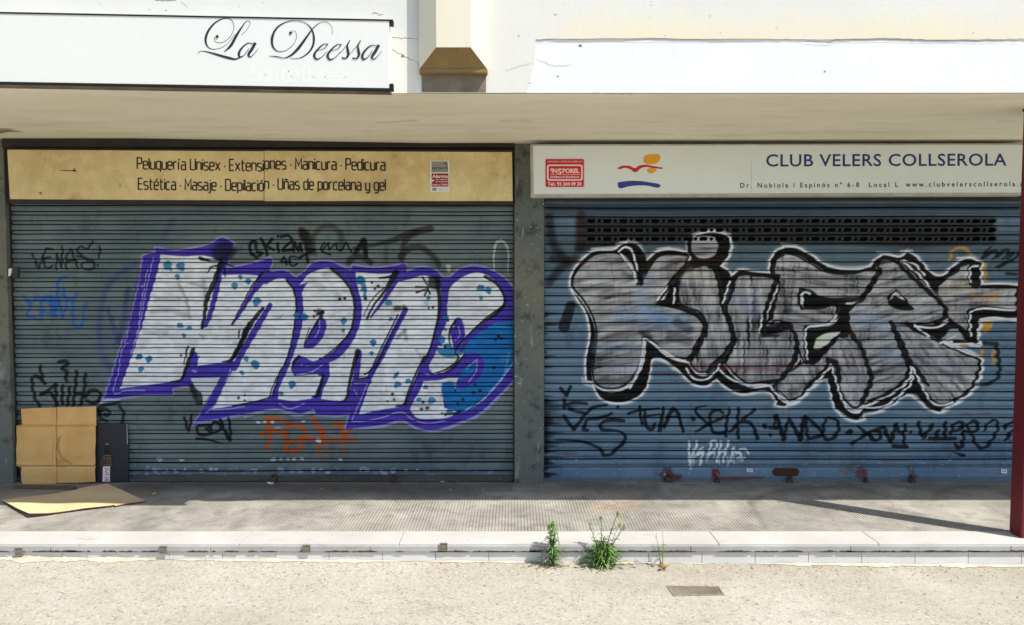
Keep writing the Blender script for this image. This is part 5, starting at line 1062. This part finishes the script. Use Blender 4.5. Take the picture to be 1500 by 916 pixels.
for u, v, lb in ((26.8,808.6,'steel tube stub in the kerb face, the one farthest left, below the cardboard'),(238.5,806.2,'steel tube stub in the kerb face, second from the left edge'),(448.6,804.6,'steel tube stub in the kerb face, just right of the brown stain'),(649.6,801.6,'steel tube stub in the kerb face, nearest to the weeds')):
    c = onY(u, v, YK-.03)
    if stub is None:
        stub = thing('tube_stub', lb, 'tube stub', c, 'steel tube stubs along the kerb'); mb = MB(); x, y, z = c; s_ = .025; t_ = .0035; y1 = YK-.0195
        for a in ((x-s_,x+s_,z+s_-t_,z+s_),(x-s_,x+s_,z-s_,z-s_+t_),(x-s_,x-s_+t_,z-s_+t_+.0003,z+s_-t_-.0003),(x+s_-t_,x+s_,z-s_+t_+.0003,z+s_-t_-.0003)): mb.box(a[0],a[1],y+.002,y1,a[2],a[3])
        mb.build('tube_wall', M['steel'], stub); mb = MB(); mb.box(x-s_+t_+.0004,x+s_-t_-.0004,y+.006,y1-.001,z-s_+t_+.0004,z+s_-t_-.0004); mb.build('plug', M['stain_shade_grey'], stub)
    else:
        n_ = stub.copy(); COL.objects.link(n_); n_.location = c; n_['label'] = lb
        for ch in list(stub.children): k = ch.copy(); COL.objects.link(k); k.parent = n_
    if stub.location == Vector(c): pass
# drain
zd = street_z(1.5)+.004
D = [onZ(u,v,zd) for u, v in ((975.6,859),(1053,859.4),(1061,872),(986.5,874))]
dr = thing('drain_grate', 'small rusty slotted drain grate set in the asphalt', 'drain grate', (sum(p[0] for p in D)/4, sum(p[1] for p in D)/4, zd))
def lerp2(s_, t_, dz=0.0):
    a = Vector(D[0]).lerp(Vector(D[1]), s_); b = Vector(D[3]).lerp(Vector(D[2]), s_); p = a.lerp(b, t_); return (p.x, p.y, zd+dz)
mb = MB()
for a, b, c, d in ((0,1,0,.1),(0,1,.9,1),(0,.03,.102,.898),(.97,1,.102,.898)):
    q = [lerp2(a,c), lerp2(b,c), lerp2(b,d), lerp2(a,d)]; mb.prism([(p[0],p[1],p[2]+.004) for p in q], (0,0,-.006))
mb.build('frame', M['drain'], dr)
mb = MB()
for k in range(20):
    a = .034+.0466*k; q = [lerp2(a,.104), lerp2(a+.027,.104), lerp2(a+.027,.896), lerp2(a,.896)]; mb.prism([(p[0],p[1],p[2]+.003) for p in q], (0,0,-.005))
mb.build('grille', M['drain'], dr)
mb = MB(); mb.face([lerp2(.03,.1,-.0025), lerp2(.97,.1,-.0025), lerp2(.97,.9,-.0025), lerp2(.03,.9,-.0025)]); mb.build('pit', M['grime'], dr)

# ---------------------------------------------------------------- cardboard, carton, litter
def sheet(name, label, outline, Yfun, mat, edge, thick, nx, nz, bumpf, cat, inset=None):
    """upright sheet: outline in survey units, cut out of a fine grid so that the folds can bend it"""
    us = [p[0] for p in outline]; vs_ = [p[1] for p in outline]
    bm = bmesh.new(); k = [bm.verts.new(onY(u, v, Yfun(u,v))) for u, v in outline]; f = bm.faces.new(k)
    for i in range(1, nx): 
        u = min(us)+(max(us)-min(us))*i/nx; a = Vector(onY(u, 600, YS)); bmesh.ops.bisect_plane(bm, geom=bm.verts[:]+bm.edges[:]+bm.faces[:], plane_co=a, plane_no=(1,0,0))
    for i in range(1, nz):
        v = min(vs_)+(max(vs_)-min(vs_))*i/nz; a = Vector(onY(80, v, YS-.03)); bmesh.ops.bisect_plane(bm, geom=bm.verts[:]+bm.edges[:]+bm.faces[:], plane_co=a, plane_no=(0,0,1))
    for w in bm.verts:
        u, v = to_uv(*w.co); w.co.y = Yfun(u, v)-bumpf(u, v)
    mb = MB(); mb.v = [tuple(w.co) for w in bm.verts]; bm.verts.index_update(); mb.f = [tuple(w.index for w in f.verts) for f in bm.faces]; mb.m = [0]*len(mb.f)
    bm.free(); ob = mb.build(name, [mat, edge])
    n_ = len(ob.data.vertices); W_ = np.zeros((n_, 4), np.float32)
    for i, w in enumerate(ob.data.vertices):
        u, v = to_uv(*(w.co+ob.location)); k = wearf(u, v); W_[i] = (*lin(k[0]), k[1])
    ob.data.color_attributes.new('paint', 'FLOAT_COLOR', 'POINT').data.foreach_set('color', W_.ravel())
    so_ = ob.modifiers.new('thickness', 'SOLIDIFY'); so_.thickness = thick; so_.offset = 0; so_.material_offset_rim = 1; so_.use_rim = True
    tag(ob, label, cat); return ob
YB = onZ(80, 709)[1]
def lean(u, v): return YB+(YS-.035-YB)*min(1, max(0, (709-v)/112))
def gauss(d, w): return math.exp(-(d/w)**2)
fold = lambda u, v: .009*gauss(u-80,1.3)-.007*gauss(u-82.4,1.2)-.009*gauss(v-622.3,1.1)+.006*gauss(v-625,1.3)-.009*gauss(v-683.7,1.1)+.006*gauss(v-681,1.2)+.006*gauss(u-88,6)*(620<v<684)+.004*math.sin(u*.09+v*.05)+.003*math.sin(v*.21+1)-.012*(u < 34)*(34-u)/12*(v > 620)
def wearf(u, v):
    dark = .55*gauss(u-83.2,1.0)*(.4+vnoise(v/7,u/9))+.5*gauss(v-624.2,.9)*(.3+vnoise(u/9,3))+.5*gauss(v-682.6,.9)*(.3+vnoise(u/9,7))+.45*gauss(math.hypot((u-112)/27, (v-653)/27)-1,.07)*(v > 640)*(u < 106)+.4*gauss(u-88,7)*gauss(v-678,5)
    lite = .5*gauss(u-80.4,1.1)*(.3+vnoise(v/6,2))+.45*gauss(v-621.5,.9)+.45*gauss(v-685.2,.9)+.35*gauss(u-100,7)*gauss(v-611,3)*vnoise(u/2,v/2)
    return ((120,80,36), min(.8, dark)) if dark > lite else ((232,196,132), min(.7, lite))
outl = [(32,598.8),(60,597.6),(81,597.2),(83,596.6),(110,596.4),(141,595.4),(140.6,640),(139.8,684),(139.4,706),(110,707.2),(83,707.8),(79,709.4),(62,709.0),(44,709.6),(33,710),(31,704),(31,684.8),(22.2,684.4),(22.8,660),(24.2,624),(32.4,622.4),(32,610)]
sheet('cardboard_sheet', 'unfolded brown cardboard sheet with crease lines leaning on the grey shutter', outl, lean, M['card'], M['cardedge'], .005, 100, 100, fold, 'cardboard')
# black carton behind it
ct = thing('carton', 'flat black bottle carton with a printed bottle standing behind the cardboard', 'carton', onZ(164,706))
def leanc(u, v): return YB+.032+(YS-.03-YB-.032)*min(1, max(0, (706-v)/86))
mb = MB(); a = [(136,621.6),(185.2,620.6),(185.8,636),(187.6,652.5),(187.8,705.2),(136,706)]; f_ = [onY(u,v,leanc(u,v)) for u, v in a]; mb.prism(f_, (0,.012,0)); mb.build('panel', M['carton'], ct, bevel=.002)
mb = MB(); mb.prism([onY(u,v,leanc(u,v)-.0015) for u, v in ((185.3,622),(186.3,622),(187.2,651),(186.2,651))], (0,.001,0)); mb.build('torn_edge', M['alu'], ct)
G3 = lambda s_: [(float(a.split(',')[0])/4.823, 580+float(a.split(',')[1])/4.823) for a in s_.split()]
def cpoly(mb, s_, d, m=0): mb.prism([onY(u,v,leanc(u,v)-d) for u, v in G3(s_)], (0,.0004,0), m)
mb = MB(); cpoly(mb, '737,344 776,344 778,412 735,412', .0012, 0); cpoly(mb, '745,340 770,340 770,344 745,344', .0012, 2)
for p, w in (('735,420 722,450 718,500',[.5,.7]),('775,422 784,455 782,498',[.5,.7]),('740,425 734,460 736,498',[.5,.6]),('758,425 756,498',[.6,.6]),('772,428 774,498',[.6,.5]),('735,422 785,420',[.8,1.0]),('738,445 774,443',[.5,.5]),('736,468 776,467',[.5,.5]),('735,486 776,486',[.5,.5])):
    q = G3(p); mb.ribbon(spline(q), w, leanc(156,680)-.004-.0002*len(mb.f), 1)
cpoly(mb, '728,500 777,498 776,606 725,606', .0012, 3); cpoly(mb, '725,500 728,500 725,606 722,606', .0013, 4)
for p in ('738,512 768,520;740,540 765,512','742,560 766,545;745,535 770,560','740,575 768,580','738,600 766,590;745,583 765,600'):
    for q in p.split(';'): mb.ribbon(G3(q), .9, leanc(156,692)-.0075-.0002*(len(mb.f) % 40), 4)
mb.build('bottle_print', [M['black'], M['gold'], M['alu'], M['paper'], M['magenta']], ct)
# cardboard lying on the pavement
outl2 = G3('10,735 120,718 250,700 400,680 552,662 556,655 640,636 760,612 790,626 860,660 930,690 965,704 1030,738 960,746 880,757 812,772 800,765 790,770 700,782 560,798 430,815 330,832 205,850 150,818 100,790 60,765')
bm = bmesh.new(); f = bm.faces.new([bm.verts.new(onZ(u, v, .02)) for u, v in outl2])
for ax, n, lo, hi in ((0,40,-4.2,-2.2),(1,24,4.7,6.2)):
    for i in range(1, n):
        c = [0,0,0]; c[ax] = lo+(hi-lo)*i/n; nn = [0,0,0]; nn[ax] = 1; bmesh.ops.bisect_plane(bm, geom=bm.verts[:]+bm.edges[:]+bm.faces[:], plane_co=c, plane_no=nn)
for w in bm.verts:
    u, v = to_uv(*w.co); w.co.z = .012+.022*max(0, min(1, (v-735)/22))*max(0, min(1, (150-u)/110))+.004*math.sin(u*.06)+.003*math.sin(v*.3)
mb = MB(); bm.verts.index_update(); mb.v = [tuple(w.co) for w in bm.verts]; mb.f = [tuple(w.index for w in f.verts) for f in bm.faces]; mb.m = [0]*len(mb.f); bm.free()
cb = mb.build('cardboard_flat', [M['card2'], M['cardedge']]); so_ = cb.modifiers.new('thickness', 'SOLIDIFY'); so_.thickness = .006; so_.offset = 0; so_.material_offset_rim = 1
tag(cb, 'pale cardboard piece lying flat on the pavement, half in the sun', 'cardboard')
mb = MB(); f_ = [onZ(u,v,.016) for u, v in ((20,711.4),(60,710.6),(112,711.6),(110,714.6),(60,714.2),(21,713.4))]; mb.prism(f_, (0,0,-.012)); tag(mb.build('cardboard_strip', M['cardedge']), 'thin dirty cardboard strip on the pavement below the leaning sheet', 'cardboard')
def scrap(name, label, pts, mat, cat):
    mb = MB(); mb.prism([onZ(u,v,.008+.004*(i % 2)) for i, (u, v) in enumerate(pts)], (0,0,-.004)); tag(mb.build(name, mat), label, cat)
scrap('paper_scrap', 'crumpled white paper scrap below the left padlock', [(390.5,706.6),(394,705.6),(397,706.8),(401,706),(400,708.6),(395,709),(392,708.4)], M['paper'], 'paper')
scrap('paper_scrap', 'white paper scrap at the foot of the grey shutter, left of the middle pillar', [(643,703.6),(648,702.6),(652.5,704),(650,705.6),(645,705.2)], M['paper'], 'paper')
scrap('twig', 'pale dry twig at the foot of the blue shutter, beside the rusty patch', [(944.5,704.4),(952,702),(957,701.6),(956.5,703),(950,704.8),(945,705.4)], M['dry'], 'twig')
scrap('paper_scrap', 'tiny pale scrap on the shaded pavement right of the cardboard', [(222.5,723.6),(227,721.4),(228,722),(224,724.4)], M['card2'], 'paper')

# ---------------------------------------------------------------- weeds growing from the gutter
def leaf(mb, base, d, L, w, bend, m):
    d = Vector(d).normalized(); side = d.cross(Vector((0,0,1)))
    if side.length < .1: side = Vector((1,0,0))
    side.normalize(); p = Vector(base); pts = []
    for k, ww in ((0,.25),(.3,1),(.65,.8),(1,.06)):
        q = p+d*(L*k)+Vector((0,0,-bend*L*k*k)); pts.append((q-side*(w*ww/2), q+Vector((0,0,-w*.12*ww)), q+side*(w*ww/2)))
    for a, b in zip(pts, pts[1:]): mb.face([a[0], b[0], b[1], a[1]], m); mb.face([a[1], b[1], b[2], a[2]], m)
def weed(name, label, u, v, stems, bush, seed, group):
    r = random.Random(seed); zz = street_z((u-750)/FPX*YK); b = onZ(u, v, zz); b = (b[0], min(b[1], YK-.035), zz)
    root = thing(name, label, 'weed', b, group); ms = MB(); mf = MB()
    for (tu, tv, r0, nl, ll, top) in stems:
        Yt = b[1]-.01+r.uniform(-.03,.02); t = Vector(onY(tu, tv, Yt)); p0 = Vector(b)+Vector((r.uniform(-.012,.012), r.uniform(-.01,.01), 0))
        mid = p0.lerp(t, .5)+Vector((r.uniform(-.008,.008), r.uniform(-.01,.01), .01)); path = [p0.lerp(mid, k/4)*(1-k/4)+p0.lerp(mid,k/4)*(k/4) if k < 4 else mid for k in range(5)]+[mid.lerp(t, k/4) for k in range(1,5)]
        ms.tube(path, [r0*(1-.7*k/8) for k in range(9)], 6)
        for k in range(nl):
            s_ = (k+.5)/nl; s_ = s_**.9; q = path[0].lerp(path[4], s_*2) if s_ < .5 else path[4].lerp(path[8], s_*2-1)
            a = r.uniform(0, 6.28); el = r.uniform(.2,.9); L = ll*r.uniform(.6,1.15)*(1.0 if s_ < .8 else .75)
            leaf(mf, q, (math.cos(a)*math.cos(el), math.sin(a)*math.cos(el), math.sin(el)), L, L*r.uniform(.13,.2), r.uniform(.1,.7), 1 if (s_ > .72 and r.random() < .85) or r.random() < .2 else 0)
        for k in range(top):
            a = r.uniform(0, 6.28); el = r.uniform(.5,1.35); L = ll*r.uniform(.4,.75)
            leaf(mf, t+Vector((0,0,-r.uniform(0,.035))), (math.cos(a)*math.cos(el), math.sin(a)*math.cos(el), math.sin(el)), L, L*.2, r.uniform(0,.3), 1)
    for k in range(bush):
        a = r.uniform(0, 6.28); el = r.uniform(.0,1.2); rad = abs(r.gauss(0,.055)); h = r.uniform(.0,.17)*(1-min(1, rad/.16)); q = (b[0]+rad*math.cos(a), b[1]+rad*.6*math.sin(a)-.01, b[2]+.01+h)
        if q[1] > YK-.03: q = (q[0], YK-.03, q[2])
        L = r.uniform(.03,.062); leaf(mf, q, (math.cos(a)*math.cos(el), min(.1, math.sin(a)*math.cos(el)), math.sin(el)), L, L*r.uniform(.14,.22), r.uniform(.1,.9), 0 if r.random() < .75 else 1)
    for k in range(44 if bush > 20 else 10):
        a = r.uniform(0, 6.28); L = r.uniform(.012,.034); leaf(mf, (b[0]+r.gauss(0,.045), b[1]-abs(r.gauss(0,.025)), b[2]+r.uniform(.004,.012)), (math.cos(a), -abs(math.sin(a)), .15), L, L*.3, .1, 2)
    ms.build('stem', M['stalk'], root, smooth=True); mf.build('foliage', [M['leaf'], M['leaf2'], M['dry']], root)
GW = 'weeds in the gutter below the kerb'
weed('weed', 'single upright leafy weed, the leftmost growing against the kerb', 809, 828, [(809,768,.004,120,.062,26),(804,770,.003,60,.055,14),(814,775,.003,50,.05,8),(806,800,.003,40,.06,0)], 60, 1, GW)
weed('weed', 'bushy weed with four tall thin flowering stalks growing against the kerb', 883, 829, [(864,769,.0042,40,.036,18),(880.5,757,.0042,46,.036,26),(905,751,.0045,50,.038,34),(914,771,.0042,54,.040,34),(908,766,.003,30,.036,20),(870,800,.003,30,.05,4),(895,800,.003,30,.05,4)], 620, 2, GW)
weed('weed', 'thin sparse weed, the rightmost and smallest against the kerb', 967, 829, [(961,783,.003,9,.026,4),(970.5,780,.003,10,.028,4),(966,800,.002,14,.03,0)], 8, 3, GW)
mb = MB(); r = random.Random(6)
for k in range(12): a = r.uniform(0,6.28); p = onZ(971+r.uniform(-4,5), 831+r.uniform(-1,2), street_z(.95)+.01); leaf(mb, p, (math.cos(a),math.sin(a),.6), r.uniform(.02,.05), r.uniform(.012,.022), .3, 0)
tag(mb.build('dry_leaf', M['dry']), 'curled dry brown leaf clump at the foot of the smallest weed', 'dry leaf')
